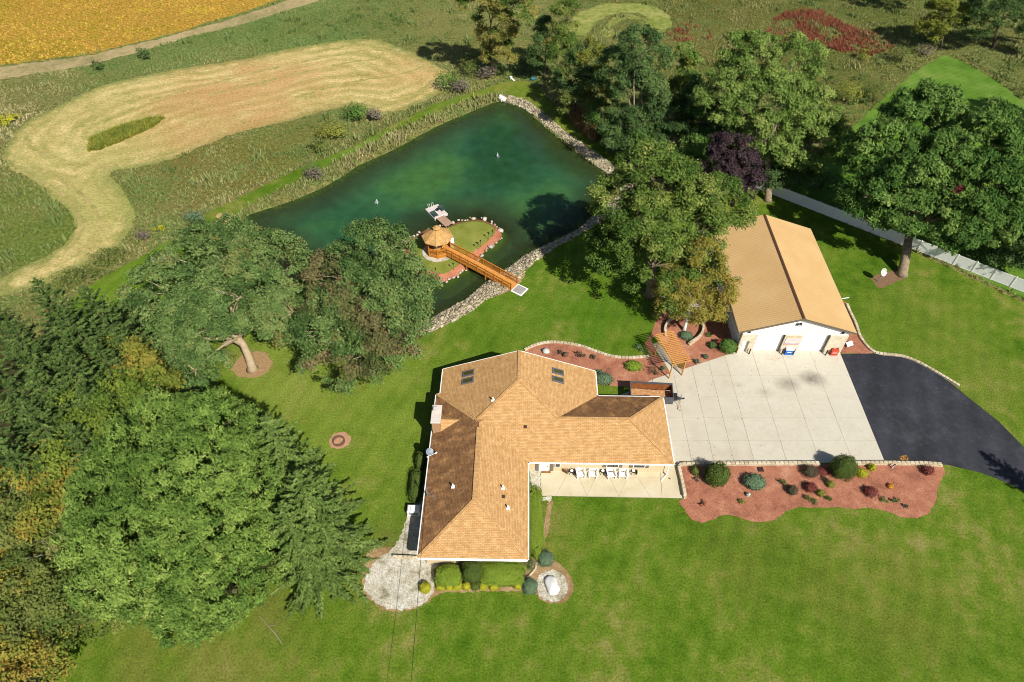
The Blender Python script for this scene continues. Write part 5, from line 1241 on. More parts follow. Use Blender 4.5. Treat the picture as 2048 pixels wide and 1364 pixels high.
def shrub(label, px, py, r, mat, n=500, p=2.0, group=None, cat='shrub', name='shrub', leaf=.15, ground=.03, rz=0.0, fuzzy=.05, lift=.75, seeds=0):
    """clipped or round bush: a closed leafy body with leaves standing off it. r = (rx, ry, rz) metres"""
    c = G(px, py, ground); r = np.array(r, float)
    d = rdir(n, -.6 if lift > .5 else -.1); s = (np.abs(d) ** p).sum(1) ** (-1 / p); bumpy = 1 + .1 * np.sin(d[:, 0] * 5 + n) * np.cos(d[:, 1] * 6 + n * .7) + .05 * np.sin(d[:, 2] * 9 + n) + rng.normal(0, fuzzy, n)
    P = d * s[:, None] * r * bumpy[:, None] + np.array([0, 0, r[2] * lift]); nn = unit(d / r + rng.normal(0, .45, (n, 3)) * (1 / r.mean())); L = leaf * rng.uniform(.7, 1.4, n); V, F_ = cards(P, nn, L, L * .7)
    ti = np.repeat(np.clip(rng.normal(.5, .2, n), 0, 1), 3)
    bm = bmesh.new(); bmesh.ops.create_icosphere(bm, subdivisions=3, radius=1); cv = np.array([v.co[:] for v in bm.verts]); cf = np.array([[v.index for v in f.verts] for f in bm.faces]); bm.free()
    cs = (np.abs(cv) ** p).sum(1) ** (-1 / p); cv2 = cv * cs[:, None] * r * (.87 + rng.normal(0, .03, len(cv)))[:, None] + np.array([0, 0, r[2] * lift]); k = len(V)
    V = np.r_[V, cv2]; me_f = [tuple(f) for f in F_] + [tuple(f + k) for f in cf]
    V[:, 2] = np.maximum(V[:, 2], -.04)
    me = bpy.data.meshes.new(name); me.from_pydata(V.tolist(), [], me_f); at = me.attributes.new('tint', 'FLOAT', 'POINT'); at.data.foreach_set('value', np.r_[ti, np.clip(rng.normal(.4, .15, len(cv)), 0, 1)].astype(np.float32)); me.materials.append(LM[mat])
    return tag(link(name, me, None, c, rz), label, cat, group)

def loose(label, px, py, r, mat, n=350, group=None, cat='shrub', name='bush', leaf=.3, ground=0.0, stems=True, hgt=None):
    """open bush: clumps of leaves on stems"""
    c = G(px, py, ground); r = np.array(r, float); o = empty(name, c, 0, label, cat, group); k = max(5, n // 28); lc = rdir(k, -.3) * r * rng.uniform(.45, .95, k)[:, None] + np.array([0, 0, r[2] * .95])
    q = rng.integers(0, k, n); P = lc[q] + rng.normal(0, .26, (n, 3)) * r * np.array([1, 1, .8]); P[:, 2] = np.abs(P[:, 2] - .05) + .05
    nn = unit((P - np.array([0, 0, r[2] * .5])) * .5 + np.array([0, 0, .6]) + rng.normal(0, .5, (n, 3))); L = leaf * rng.uniform(.6, 1.3, n); V, F_ = cards(P, nn, L, L * .6)
    crown_obj('foliage', V, F_, LM[mat], np.repeat(np.clip(rng.normal(.3, .15, k)[q] + rng.normal(.15, .15, n), 0, 1), 3), o)
    mb = MB()
    for j in range(min(k, 9)): limb(mb, (0, 0, 0), lc[j], .05, .012, .1, 4)
    mb.obj('stem', BARKD, o); return o

class Mix:
    def __init__(s, key, f): s.key = key; s.f = f
    def __call__(s, P): return s.f(P)
def spots(key, thr, sc=.45, seed=3): return Mix(key, lambda P: vnoise(P[:, :2] + P[:, 2:] * .7, sc, seed) > thr)

# ---- the two oaks on the back lawn
b_ = np.array(G2(505, 738))
def rel(px, py, z): return np.array(G(px, py, z)) - np.array([b_[0], b_[1], 0])
tk = [(0, 0, -.1), (0.05, .05, .5), tuple(rel(497, 712, 1.7)), tuple(rel(487, 690, 2.9)), tuple(rel(476, 676, 3.9))]
oak = tree('broad green oak with a thick curving pale trunk, dirt ring at its foot', (505, 738), [(440, 525, 10, 6.6, 5.6, 3.6), (345, 590, 8, 5.0, 4.8, 3.4), (320, 680, 5.5, 4.6, 4.0, 3.0), (390, 740, 5, 3.4, 3.2, 2.6), (320, 750, 4.5, 3.6, 3.0, 2.4), (285, 650, 6, 3.4, 3.2, 2.6), (470, 500, 10.5, 4, 3.4, 2.8), (545, 545, 10, 4.8, 4.8, 3.4), (590, 625, 8, 3.4, 3.4, 2.8), (480, 595, 9, 5.4, 3.8, 2.9), (415, 625, 7.5, 4.6, 3.4, 2.8), (535, 640, 7, 2.8, 2.6, 2.4)],
     'oak', .54, 1.0, .25, .9, BARKL, 'oaks beside the pond', 'tree', 'oak_tree', trunkpts=tk, dead=6, mix=spots('orange', .972, .5))
mb = MB(); mb.tube([tk[3], tuple(rel(466, 679, 3.9)), tuple(rel(448, 690, 4.3))], [.36, .33, .28], 10); mb.obj('limb', BARKL, oak, smooth_=True)
tree('oak with bronzing brown patches at the near corner of the pond', (728, 745), [(745, 515, 12, 4.6, 4.2, 3.4), (690, 560, 10, 3.6, 3.8, 3.2), (795, 580, 10, 3.8, 4, 3.4), (655, 655, 8, 3.4, 3.6, 3), (775, 655, 8, 4.4, 4, 3.2), (695, 720, 6, 4.4, 3.6, 3), (790, 690, 6, 3, 3, 2.6), (735, 610, 10, 4.4, 3.6, 3)],
     'oakb', .5, 1.0, .25, .9, BARKL, 'oaks beside the pond', 'tree', 'oak_tree', dead=5, mix=Mix('oak', lambda P: vnoise(P[:, :2] + P[:, 2:], .2, 9) > np.where(P[:, 0] > G2(690, 600, 9)[0], .3, .5)))

# ---- conifers and turning trees of the grove
for lb, ap, H, R_, mt, kw in (
    ('dark spruce at the back of the grove next to the hay field', (70, 560), 19, 5.4, 'spd', {}),
    ('dark spruce whose tip stands over the small back lawn', (165, 572), 18, 5.2, 'spd', {}),
    ('dark spruce nearest the green oak, on the small back lawn', (225, 655), 15, 4.6, 'spd', {}),
    ('dark spruce at the edge of the picture with red creeper in it', (10, 640), 20, 5.0, 'spd', {}),
    ('dark spruce in the middle of the far grove', (110, 690), 20, 5.0, 'spd', {}),
    ('dark spruce behind the yellow thicket', (40, 800), 18, 5.0, 'spd', {}),
    ('dark spruce half outside the picture level with the oak', (-45, 720), 19, 5.2, 'spd', {}),
    ('dark spruce half outside the picture above the orange thicket', (-40, 860), 18, 5.0, 'spd', {}),
    ('dark spruce behind the first row at the hay field', (115, 610), 18, 5.0, 'spd', {}),
    ('dark spruce leaning over the far corner of the small back lawn', (180, 680), 17, 4.8, 'spd', {}),
    ('dark spruce in the deep shade of the far grove', (60, 740), 19, 5.4, 'spd', {}),
    ('dark spruce beside the red creeper', (-30, 600), 19, 5.0, 'spd', {}),
    ('dark spruce above the yellowing tree', (160, 770), 17, 5.0, 'spd', {}),
    ('dark spruce in the thicket at the picture edge', (15, 900), 16, 4.8, 'spd', {}),
    ('dark spruce between the yellowing tree and the orange thicket', (135, 850), 17, 4.6, 'spd', {}),
    ('olive spruce with two tips nearest the fire ring', (530, 832), 19, 5.8, 'spg', {}),
    ('olive spruce close to the gravel bed', (592, 945), 17, 5.0, 'spg', {}),
    ('olive spruce at the lawn edge below the fire ring', (560, 1010), 15, 4.6, 'spg', {}),
): spruce(lb, ap, H, R_, mt, 'conifers of the grove', **kw)
PT = 'pale feathery trees of the grove'
tree('pale green feathery tree with two tops against the oak', None, [(310, 885, 15, 3.8, 3.8, 3.6), (425, 870, 15, 3.8, 3.6, 3.6), (380, 965, 15, 4.6, 4.2, 4), (485, 965, 12, 3.6, 3.6, 3.4)], 'spb', .4, 1.0, .19, .62, BARKD, PT, base=G2(365, 890, 13), upright=.5, per=10, lv=14, tuft=.17, gap=1.15)
tree('pale green feathery tree in the middle of the grove', None, [(255, 985, 13, 4.2, 3.8, 3.6), (225, 1070, 11, 3.8, 3.4, 3.2), (305, 1060, 13, 4.4, 4, 3.8), (250, 1145, 9, 3.8, 3.2, 3.2)], 'spb', .4, 1.0, .19, .62, BARKD, PT, base=G2(230, 1030, 11), upright=.5, per=10, lv=14, tuft=.17, gap=1.15)
tree('pale green feathery tree hanging lowest over the front lawn', None, [(410, 1050, 12, 4.6, 4.2, 3.8), (340, 1140, 9, 4.6, 3.8, 3.4), (440, 1160, 7.5, 3.8, 3.2, 3), (380, 1220, 5, 3.2, 2.4, 2.3), (510, 1090, 8, 3.2, 3, 3)], 'spb', .4, 1.0, .19, .62, BARKD, PT, base=G2(400, 1100, 9), upright=.5, per=10, lv=14, tuft=.17, gap=1.15)
tree('yellowing tree wedged between the dark spruces and the oak', None, [(240, 735, 11, 3.2, 2.8, 2.8), (290, 765, 11, 2.8, 2.4, 2.4), (205, 815, 12, 3.6, 3.2, 3.2), (175, 900, 11, 3.6, 3.2, 3.2), (225, 880, 12, 2.8, 2.8, 2.8)], 'yel', .25, 1.0, .25, .9, None, 'turning trees of the grove', base=G2(215, 800, 7), mix=Mix('ygrn', lambda P: P[:, 1] < G2(240, 775, 11)[1] + rng.normal(0, 1.0, len(P))))
tree('orange and green thicket at the edge of the picture by the dark spruces', None, [(85, 960, 10, 3.4, 3.4, 3), (30, 1010, 10, 3.4, 3.4, 3), (130, 1010, 9, 3.2, 3, 3), (110, 1060, 8, 3, 3, 3), (50, 1100, 8, 3.4, 3, 3)], 'yel', .25, 1.0, .25, .9, None, 'turning trees of the grove', base=G2(60, 1010, 8), mix=spots('olive', .48, .35, 4))
tree('yellow thicket in the near corner of the picture', None, [(30, 1180, 7, 3.4, 3.2, 3), (60, 1260, 5, 3, 3, 3), (0, 1290, 5, 3.2, 3, 3), (30, 1350, 4, 2.8, 2.6, 2.6)], 'yel', .22, 1.0, .25, .9, None, 'turning trees of the grove', base=G2(30, 1230, 5), mix=spots('olive', .5, .4, 6))
tree('thin half bare tree with grey twigs in the near grove', None, [(150, 1150, 8, 3.2, 3, 2.8), (185, 1090, 8.5, 3, 2.8, 2.8), (115, 1190, 6, 2.6, 2.4, 2.2), (210, 1190, 6, 2.6, 2.2, 2)], 'olive', .18, 1.0, .25, .9, BARKL, 'turning trees of the grove', base=G2(160, 1150, 6), dead=14)
tree('dark belt tree at the far bank beside the dark grey-green tree', (1150, 235), [(1150, 150, 7, 2.8, 2.4, 3.2), (1160, 205, 4.5, 3, 2.6, 2.8)], 'dkt', .2, 1.0, .25, .9, BARKD, 'broadleaf trees around the pond', mix=spots('olive', .62, .4, 3))
tree('dark belt tree below the dark grey-green tree', (1275, 320), [(1275, 265, 5, 3.2, 2.6, 3), (1300, 300, 4, 2.8, 2.4, 2.6)], 'dkt', .2, 1.0, .25, .9, BARKD, 'broadleaf trees around the pond', mix=spots('maple', .5, .4, 6))
tree('dark belt tree between light sapling and purple tree', (1410, 300), [(1392, 200, 8, 2.8, 2.6, 3.2), (1420, 240, 7, 3, 2.6, 3)], 'dkt', .22, 1.0, .25, .9, BARKD, 'broadleaf trees around the pond')
tree('dark tree beyond the fence at the picture edge', (2110, 560), [(2090, 470, 7, 3.8, 3.4, 3.4), (2045, 505, 4, 2.8, 2.5, 2.6), (2000, 500, 3, 2.4, 2.2, 2.2)], 'dkt', .25, 1.0, .25, .9, BARKD, 'trees beyond the fence')
loose('dark green creeper mound at the edge of the front lawn', 85, 1238, (1.9, 1.4, 1.2), 'maple', 700, 'shrubs along the grove', leaf=.28)
loose('red leaved creeper high in the dark spruces', 30, 655, (1.6, 1.2, 1.0), 'red', 260, None, 'creeper', 'red_creeper', .3, 13.0)
loose('small red leaved creeper on the spruce beside the back lawn', 112, 640, (1.3, 1.0, .8), 'red', 200, None, 'creeper', 'red_creeper', .3, 12.5)

def red_bough(P):
    a = np.array(G(1918, 378, 16)); b = np.array(G(1918, 378, 9)); ab = b - a; t = np.clip(((P - a) @ ab) / (ab @ ab), 0, 1); return np.linalg.norm(P - a - t[:, None] * ab, axis=1) < .55
# ---- trees round the pond and barn
tree('large glossy green cottonwood between the pond and the barn', (1300, 590), [(1305, 360, 16, 4.2, 4, 3.6), (1240, 400, 13, 3.2, 3.2, 3.4), (1372, 385, 14, 4.2, 3.6, 3.4), (1440, 410, 11, 3.8, 3.4, 3.4), (1290, 455, 12, 4.4, 3.8, 3.6), (1375, 465, 10, 4.4, 3.8, 3.4), (1232, 495, 8, 3.2, 3, 3), (1305, 535, 7.5, 4.2, 3.4, 3.2), (1385, 520, 8, 3.2, 3.2, 3)],
     'cotton', .55, 1.0, .25, .9, BARK, 'broadleaf trees around the pond', 'tree', 'cottonwood_tree', dead=9)
tree('yellowing white birch in the round block bed', (1368, 661), [(1402, 525, 8.5, 2.6, 2.4, 2.8), (1358, 575, 6, 2.5, 2.3, 2.4), (1432, 580, 5.5, 2.3, 2.2, 2.4), (1395, 612, 4.2, 2.6, 2.2, 1.6), (1345, 605, 4, 1.8, 1.6, 1.4), (1420, 625, 3, 1.6, 1.4, 1.2)], 'birch', .2, .8, .2, .65, BIRCHB, 'broadleaf trees around the pond', 'tree', 'birch_tree', fork=.5, mix=spots('cotton', .72, .4, 12))
tree('giant spreading maple standing at the white fence', (1803, 548), [(1850, 245, 15, 5.2, 4.8, 4.2), (1762, 300, 12, 4.6, 4.4, 4), (1955, 280, 15, 5.4, 5, 4.2), (1860, 345, 12, 6, 5, 4.2), (1748, 395, 8.5, 3.8, 3.6, 3.4), (1960, 375, 11.5, 6, 5, 4.4), (2055, 340, 12, 5.4, 5, 4.4), (1835, 425, 8, 5, 3.8, 3), (1925, 450, 7.5, 5, 3.8, 3), (2020, 440, 7, 4.4, 3.8, 3)],
     'maple', .62, 1.0, .25, .9, BARK, 'broadleaf trees around the pond', 'tree', 'maple_tree', upright=.7, fork=.3, mix=Mix('red', red_bough))
tree('big pale green maple behind the purple tree', (1535, 400), [(1500, 125, 17, 4.4, 4.2, 3.8), (1585, 130, 16, 4.4, 4, 3.8), (1450, 195, 13, 4, 4, 4), (1540, 215, 13, 5.2, 4.4, 4.2), (1620, 235, 10, 4, 4, 4), (1525, 270, 9, 4.8, 3.4, 3.4), (1600, 300, 7, 4.6, 3.6, 3.4), (1655, 265, 6.5, 3.2, 3, 3)],
     'lmaple', .5, 1.0, .25, .9, BARK, 'broadleaf trees around the pond', 'tree', 'maple_tree', upright=.3)
tree('dark purple leaved tree in front of the pale maple', (1465, 412), [(1460, 308, 9, 2.9, 2.5, 2.5), (1482, 348, 7, 2.7, 2.4, 2.4), (1442, 335, 7.5, 2.5, 2.3, 2.4), (1475, 375, 4.5, 2.4, 2.2, 2.2)], 'purple', .25, 1.0, .25, .9, BARKD, 'broadleaf trees around the pond', 'tree', 'plum_tree')
tree('tall dark grey-green tree on the far side of the pond', (1262, 335), [(1285, 110, 16, 3.8, 3.4, 3.8), (1238, 145, 12, 3.8, 3.4, 3.6), (1278, 195, 10, 4.4, 3.4, 4), (1245, 255, 6, 3.8, 3, 3.2)], 'dkt', .4, 1.0, .25, .9, BARK, 'broadleaf trees around the pond')
tree('tall yellow-green cottonwood standing alone at the pond corner', (985, 148), [(960, 0, 16, 3.6, 3.2, 4), (1025, 5, 16, 3.6, 3.2, 4), (990, 55, 10, 3.6, 3, 4), (1000, 105, 5, 3, 2.6, 2.8)], 'cottony', .4, 1.0, .25, .9, BARKD, 'broadleaf trees around the pond', 'tree', 'cottonwood_tree', mix=spots('cotton', .5, .25, 7))
tree('slender poplar beside the yellow-green cottonwood', (1130, 178), [(1133, 40, 12, 1.9, 1.9, 4), (1122, 100, 7, 2.2, 2, 3.6)], 'cotton', .22, 1.0, .25, .9, BARKD, 'broadleaf trees around the pond', mix=spots('cottony', .6, .4, 8))
tree('dark bushy tree left of the slender poplar', (1088, 155), [(1088, 105, 6, 2.2, 2, 3), (1095, 60, 8, 1.8, 1.8, 2.6)], 'dkt', .2, 1.0, .25, .9, BARKD, 'broadleaf trees around the pond')
tree('yellow-tinged tree between the poplar and the dark grey-green tree', (1185, 245), [(1178, 115, 10, 2.5, 2.4, 2.8), (1190, 175, 6, 3, 2.6, 3.2)], 'ygr', .22, 1.0, .25, .9, BARKD, 'broadleaf trees around the pond', mix=spots('dkt', .42, .3, 5))
tree('mid green sapling clump at the far bank', (1205, 285), [(1210, 230, 4, 2.6, 2.4, 2.8), (1238, 268, 3.4, 2.5, 2.2, 2.6)], 'maple', .15, 1.0, .25, .9, BARKD, 'broadleaf trees around the pond')
tree('light sapling with a yellow tip before the red meadow patch', (1372, 250), [(1370, 120, 9, 1.9, 1.8, 3), (1372, 170, 5.5, 2.2, 2, 3)], 'lmaple', .16, 1.0, .25, .9, BARKD, 'broadleaf trees around the pond', upright=.4, mix=spots('ygr', .6, .3, 6))
tree('dense green tree in the belt between the dark tree and pale maple', (1340, 330), [(1322, 230, 6.5, 3, 2.6, 3.2), (1345, 285, 5, 3.2, 2.6, 3)], 'dkt', .22, 1.0, .25, .9, BARKD, 'broadleaf trees around the pond')
tree('bright green understorey tree beside the purple tree', (1395, 345), [(1400, 250, 7, 3, 2.6, 3.2), (1405, 300, 5, 3.2, 2.8, 3), (1380, 330, 3.5, 3, 2.6, 2.4)], 'maple', .22, 1.0, .25, .9, BARKD, 'broadleaf trees around the pond')
tree('dark sapling beneath the pale maple near the fence corner', (1600, 365), [(1590, 345, 3, 2.8, 2.4, 2.4), (1560, 355, 3, 2.4, 2.2, 2.2)], 'dkt', .15, 1.0, .25, .9, BARKD, 'broadleaf trees around the pond')
tree('yellow autumn tree at the far corner of the meadow', (1880, 98), [(1888, 30, 7, 3.4, 3, 3.2), (1860, 60, 4, 2.6, 2.6, 2.8)], 'yel', .2, 1.0, .25, .9, BARKD, 'trees at the far corner', mix=spots('ygr', .45, .3, 5))
tree('dark tree right behind the yellow autumn tree', (1985, 95), [(1990, 10, 10, 4.4, 4, 4.6), (1955, 45, 5.5, 3.2, 3, 3.4)], 'dkt', .3, 1.0, .25, .9, BARKD, 'trees at the far corner')
tree('dark tree in the far corner of the picture', (2050, 80), [(2055, 5, 10, 4.4, 4, 5), (2080, 60, 5, 3.4, 3, 3.4)], 'dkt', .3, 1.0, .25, .9, BARKD, 'trees at the far corner')
tree('dark tree at the far rim of the meadow', (1815, 0), [(1800, -45, 7, 3.6, 3, 3.6), (1850, -40, 7, 3.4, 3, 3.4)], 'dkt', .3, 1.0, .25, .9, BARKD, 'trees at the far corner')
tree('garden tree beyond the fence outside the picture', None, [(2190, 380, 10, 6, 5.5, 5), (2170, 460, 6, 4.5, 4, 4)], 'maple', .4, 1.0, .25, .9, BARKD, 'trees beyond the fence', base=G2(2190, 500))
tree('round tree on the neighbouring lawn outside the picture', None, [(2165, 190, 8, 5, 4.6, 4.4)], 'maple', .35, 1.0, .25, .9, BARKD, 'trees beyond the fence', base=G2(2150, 270))
spruce('spruce at the drive entrance beyond the picture, casting the shadow over the asphalt', None, 17, 4.2, 'spd', 'spruces at the drive', base=(61.2, 27.0))
spruce('second spruce at the drive beyond the picture edge', None, 15, 4.0, 'spd', 'spruces at the drive', base=(62.0, 17.5))

# ---- bushes
BG = 'bushes along the pond dike'
for lb, px, py, r, mt, n in (
    ('round green bush on the dike between hay field and pond', 716, 240, (2.3, 1.9, 1.6), 'maple', 800), ('spreading yellow-green bush on the dike', 668, 275, (2.6, 2.0, 1.4), 'ygr', 800), ('dull purple-brown bush at the water side of the mown dike path', 632, 356, (1.7, 1.3, 1.2), 'brown', 500),
    ('twiggy grey-brown bush right of the round dike bush', 752, 240, (1.5, 1.3, 1.3), 'brown', 350), ('low yellow-green bush under the spreading dike bush', 640, 300, (1.8, 1.4, .9), 'olive', 350), ('small dark bush in the upper meadow by the farm track', 291, 118, (1.4, 1.2, 1.3), 'dkt', 300), ('small round dark bush left in the upper meadow', 198, 140, (1.2, 1.0, 1.0), 'dkt', 220),
    ('green brush clump at the lone cottonwood', 940, 150, (2.4, 2, 1.8), 'olive', 600), ('bright green brush at the end of the hay field', 895, 178, (2.2, 2, 1.7), 'maple', 600), ('brown twiggy brush beside the mown dike path', 925, 185, (2.2, 1.6, 1.3), 'brown', 500), ('grey-brown brush near the white bucket', 975, 158, (2.2, 1.5, 1.4), 'brown', 450), ('leafy green brush behind the blue barrel', 1050, 145, (2.4, 2, 1.8), 'dkt', 600),
    ('yellow-green shrub below the sapling clump', 1250, 282, (1.6, 1.3, 1.3), 'ygr', 400), ('orange tinged low shrub by the far bank lawn', 1215, 285, (1.2, 1.0, .9), 'yel', 250), ('slim yellow shrub in the dark tree belt', 1310, 210, (1.2, 1.1, 2.4), 'ygr', 350), ('dark bush on the grass behind the fence', 1640, 378, (2.2, 1.8, 1.6), 'dkt', 600), ('low spiky bush beyond the fence under the maple', 1725, 425, (2.0, 1.6, 1.3), 'maple', 450),
    ('yellow-green bush at the end of the pale maple', 1690, 205, (2.8, 2.3, 2), 'ygr', 600), ('olive bush at the neighbouring lawn edge', 1745, 205, (2.6, 2.2, 2.2), 'olive', 600), ('olive bush in the far meadow below the red patch', 1800, 125, (2.8, 2.4, 2), 'olive', 600), ('small yellow bush in the far meadow', 1722, 120, (1.4, 1.3, 1.2), 'ygr', 250), ('brown weeds at the corner of the neighbouring lawn', 1850, 110, (2.2, 1.8, 1.1), 'brown', 400),
    ('green bush between maple trunk and fence end', 1945, 520, (2.4, 1.8, 1.4), 'maple', 500), ('dark bush beyond the fence near the picture edge', 2040, 530, (2.6, 2, 1.8), 'dkt', 500), ('brown tinted bush beyond the fence', 1915, 490, (1.6, 1.3, 1.2), 'brown', 300), ('small yellow flowering weed by the hay field', 319, 463, (.7, .6, .5), 'lime', 140), ('dark weed clump beside the oak end of the dike', 290, 478, (1.2, .9, .8), 'brown', 260),
    ('grey-green reeds at the pond end of the dike', 395, 440, (1.8, 1.4, .9), 'blue', 420), ('yellow flowers at the edge of the picture by the hay loop', 15, 245, (2.2, 2, .8), 'lime', 350), ('olive brush below the hay loop', 220, 520, (2.6, 1.6, .9), 'olive', 600), ('olive brush at the tail of the hay field', 160, 560, (2.6, 1.5, .9), 'olive', 600)):
    loose(lb, px, py, r, mt, n, BG if 'dike' in lb else 'bushes in the meadow and at the fence', leaf=.36 if py < 350 else .28)

# ---- clipped shrubs at the house and in the beds
HG = 'clipped shrubs around the house'
shrub('bright green clipped hedge block left of the dark dome shrub', 898, 1157, (1.2, .95, .75), 'hedge', 4600, 4.0, HG, 'hedge', 'hedge', .11)
shrub('bright green clipped hedge block right of the dark dome shrub', 1004, 1153, (1.95, 1.1, .8), 'hedge', 7600, 4.5, HG, 'hedge', 'hedge', .11)
shrub('dark green clipped dome shrub at the house front', 945, 1152, (.9, .9, 1.35), 'hedged', 4400, 2.6, HG, leaf=.11)
shrub('long bright hedge along the side wall by the patio', 1069, 1046, (.8, 3.5, .66), 'hedge', 7000, 5.0, HG, 'hedge', 'hedge', .11)
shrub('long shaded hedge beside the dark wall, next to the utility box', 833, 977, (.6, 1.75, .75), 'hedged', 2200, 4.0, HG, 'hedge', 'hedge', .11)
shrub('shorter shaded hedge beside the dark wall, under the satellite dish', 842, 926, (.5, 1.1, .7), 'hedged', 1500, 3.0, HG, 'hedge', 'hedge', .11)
for px, py, r, mt, lb in ((882, 1174, .42, 'lime', 'small golden shrub at the outer corner of the left hedge block'), (899, 1175, .36, 'lime', 'small golden shrub before the middle of the left hedge block'), (915, 1174, .42, 'lime', 'small golden shrub at the inner corner of the left hedge block'), (933, 1174, .36, 'lime', 'small golden shrub below the dark dome, left side'),
                          (950, 1174, .38, 'hedged', 'small dark shrub below the dark dome'), (967, 1174, .4, 'lime', 'small golden shrub below the dark dome, right side'), (988, 1174, .44, 'lime', 'small golden shrub before the right hedge block'), (1036, 1172, .4, 'lime', 'small golden shrub at the far corner of the right hedge block'), (851, 1178, .52, 'lime', 'round golden shrub alone in the white gravel')):
    shrub(lb, px, py, (r, r, r * .8), mt, 420, 2.2, 'small shrubs along the house front', leaf=.13)
shrub('round blue-green shrub at the house corner by the side hedge', 1091, 1121, (.78, .78, .55), 'blue', 900, 2.2, 'blue-green shrubs', leaf=.12)
shrub('round blue-green shrub beside the white stone bed', 1060, 1176, (.72, .72, .5), 'blue', 900, 2.2, 'blue-green shrubs', leaf=.12)
loose('dark loose shrub inside the bent white edging', 1058, 1135, (.7, .6, .5), 'dkt', 260, HG, leaf=.14)
RG = 'shrubs in the front mulch bed'
for lb, px, py, r, mt, n, p in (('large dark egg-shaped shrub near the patio end of the red bed', 1430, 960, (1.2, 1.1, 1.4), 'hedged', 4600, 2.2), ('blue-green spreading juniper in the red bed', 1507, 968, (1.15, .95, .6), 'blue', 1500, 2.0), ('small grey-green shrub at the corner of the red bed', 1389, 945, (.42, .5, .45), 'olive', 300, 2.0),
                                ('bronze round shrub left of the biggest globe', 1618, 947, (.72, .62, .6), 'brownb', 900, 2.2), ('biggest dark green globe shrub at the drive wall', 1680, 946, (1.22, 1.1, 1.45), 'hedged', 4800, 2.3), ('golden mound shrub right of the biggest globe', 1722, 949, (.58, .5, .42), 'lime', 600, 2.0), ('small golden shrub close to the drive wall', 1742, 938, (.36, .36, .38), 'lime', 320, 2.0),
                                ('red barberry at the far end of the red bed', 1853, 944, (.6, .5, .45), 'red', 600, 2.0), ('small dark bronze globe in the middle of the red bed', 1583, 984, (.5, .48, .5), 'brownb', 600, 2.2), ('red barberry beside the small dark bronze globe', 1619, 978, (.6, .52, .45), 'red', 600, 2.0), ('small golden shrub below the red barberry', 1640, 989, (.4, .38, .36), 'ygr', 320, 2.0),
                                ('small golden shrub below the biggest globe', 1659, 971, (.38, .36, .36), 'ygr', 320, 2.0), ('red barberry alone in the right half of the red bed', 1740, 987, (.62, .54, .45), 'red', 600, 2.0), ('orange tuft of flowers in the red bed', 1780, 974, (.32, .26, .22), 'orange', 160, 2.0), ('low red creeping plant between bronze shrub and biggest globe', 1645, 944, (.6, .5, .2), 'red', 400, 2.0)):
    shrub(lb, px, py, r, mt, n, p, RG, leaf=.12, fuzzy=.15 if mt in ('red', 'lime', 'ygr', 'brownb', 'orange') else .06)
for lb, px, py, r, mt in (('small green plant near the lawn edge of the red bed', 1483, 1004, .34, 'ygr'), ('left of two small green plants at the right end of the red bed', 1770, 1001, .36, 'maple'), ('right of two small green plants at the right end of the red bed', 1789, 1002, .34, 'dkt'), ('grassy tuft at the lower middle of the red bed', 1614, 999, .34, 'olive'), ('second grassy tuft at the lower middle of the red bed', 1626, 1004, .34, 'olive'),
                          ('grassy tuft below the biggest globe', 1656, 999, .32, 'olive'), ('dry reddish plant near the lawn edge of the red bed', 1405, 1008, .36, 'redveg'), ('dry grassy tuft left of the dark bronze globe', 1563, 968, .42, 'olive'), ('dark small plant near the far lawn edge of the red bed', 1809, 1013, .22, 'brownb'), ('dark thin plant right of the red barberry', 1649, 960, .3, 'brownb'), ('dry twig plant beside the dark egg-shaped shrub', 1392, 962, .3, 'brown')):
    loose(lb, px, py, (r, r, r * .7), mt, 130, RG, 'plant', 'garden_plant', .14, .04)
CG = 'plants in the beds behind the house'
for lb, px, py, r, mt, n in (('bright green low mound in the bed behind the house', 1267, 735, (.95, .75, .4), 'hedge', 900), ('flat blue-green juniper beside the house wall', 1207, 760, (1.0, .85, .35), 'blue', 1300), ('low blue-green mound at the foot of the birch', 1372, 674, (.75, .62, .4), 'blue', 700), ('round green bush at the barn corner', 1455, 700, (1.05, .9, .9), 'maple', 1500),
                             ('dark green small bush left of the barn corner bush', 1424, 693, (.5, .45, .4), 'dkt', 400), ('reddish tinged bush between two green bushes at the barn', 1437, 690, (.5, .45, .55), 'redveg', 300)):
    shrub(lb, px, py, r, mt, n, 2.2, CG, leaf=.13, fuzzy=.09)
for lb, px, py, r, mt in (('grey-green leafy plant by the drive edge of the birch bed', 1412, 718, .45, 'blue'), ('grey-green plant near the pergola corner', 1394, 726, .42, 'blue'), ('pale grey-green plant at the lawn side of the pergola', 1277, 699, .5, 'blue'), ('dark tuft below the birch ring', 1417, 673, .4, 'dkt'), ('low bronze shrub in the middle of the house bed', 1162, 713, .6, 'brownb'), ('bronze grassy patch behind the trailer', 1312, 750, .8, 'brownb'),
                          ('pale green hosta at the house corner', 1199, 749, .4, 'blue'), ('small grey-green plant beside the path in the house bed', 1325, 739, .3, 'blue'), ('small dark weed in the house bed', 1119, 706, .3, 'brownb'), ('dark climber foot under the pergola', 1362, 734, .4, 'dkt'), ('small weed between the rocks and the low bronze shrub', 1185, 716, .3, 'brownb')):
    loose(lb, px, py, (r, r, r * .7), mt, 150, CG, 'plant', 'garden_plant', .16, .04)
for lb, px, py in (('small bright ground cover disc at the grove edge below the olive spruces', 591, 1180), ('bright green ground cover disc at the grove edge near the gravel', 655, 1172), ('bright green ground cover disc under the lowest pale feathery tree', 365, 1241)):
    shrub(lb, px, py, (.5, .4, .12), 'hedge', 300, 2.0, 'ground cover discs', 'ground cover', 'ground_cover', .12)

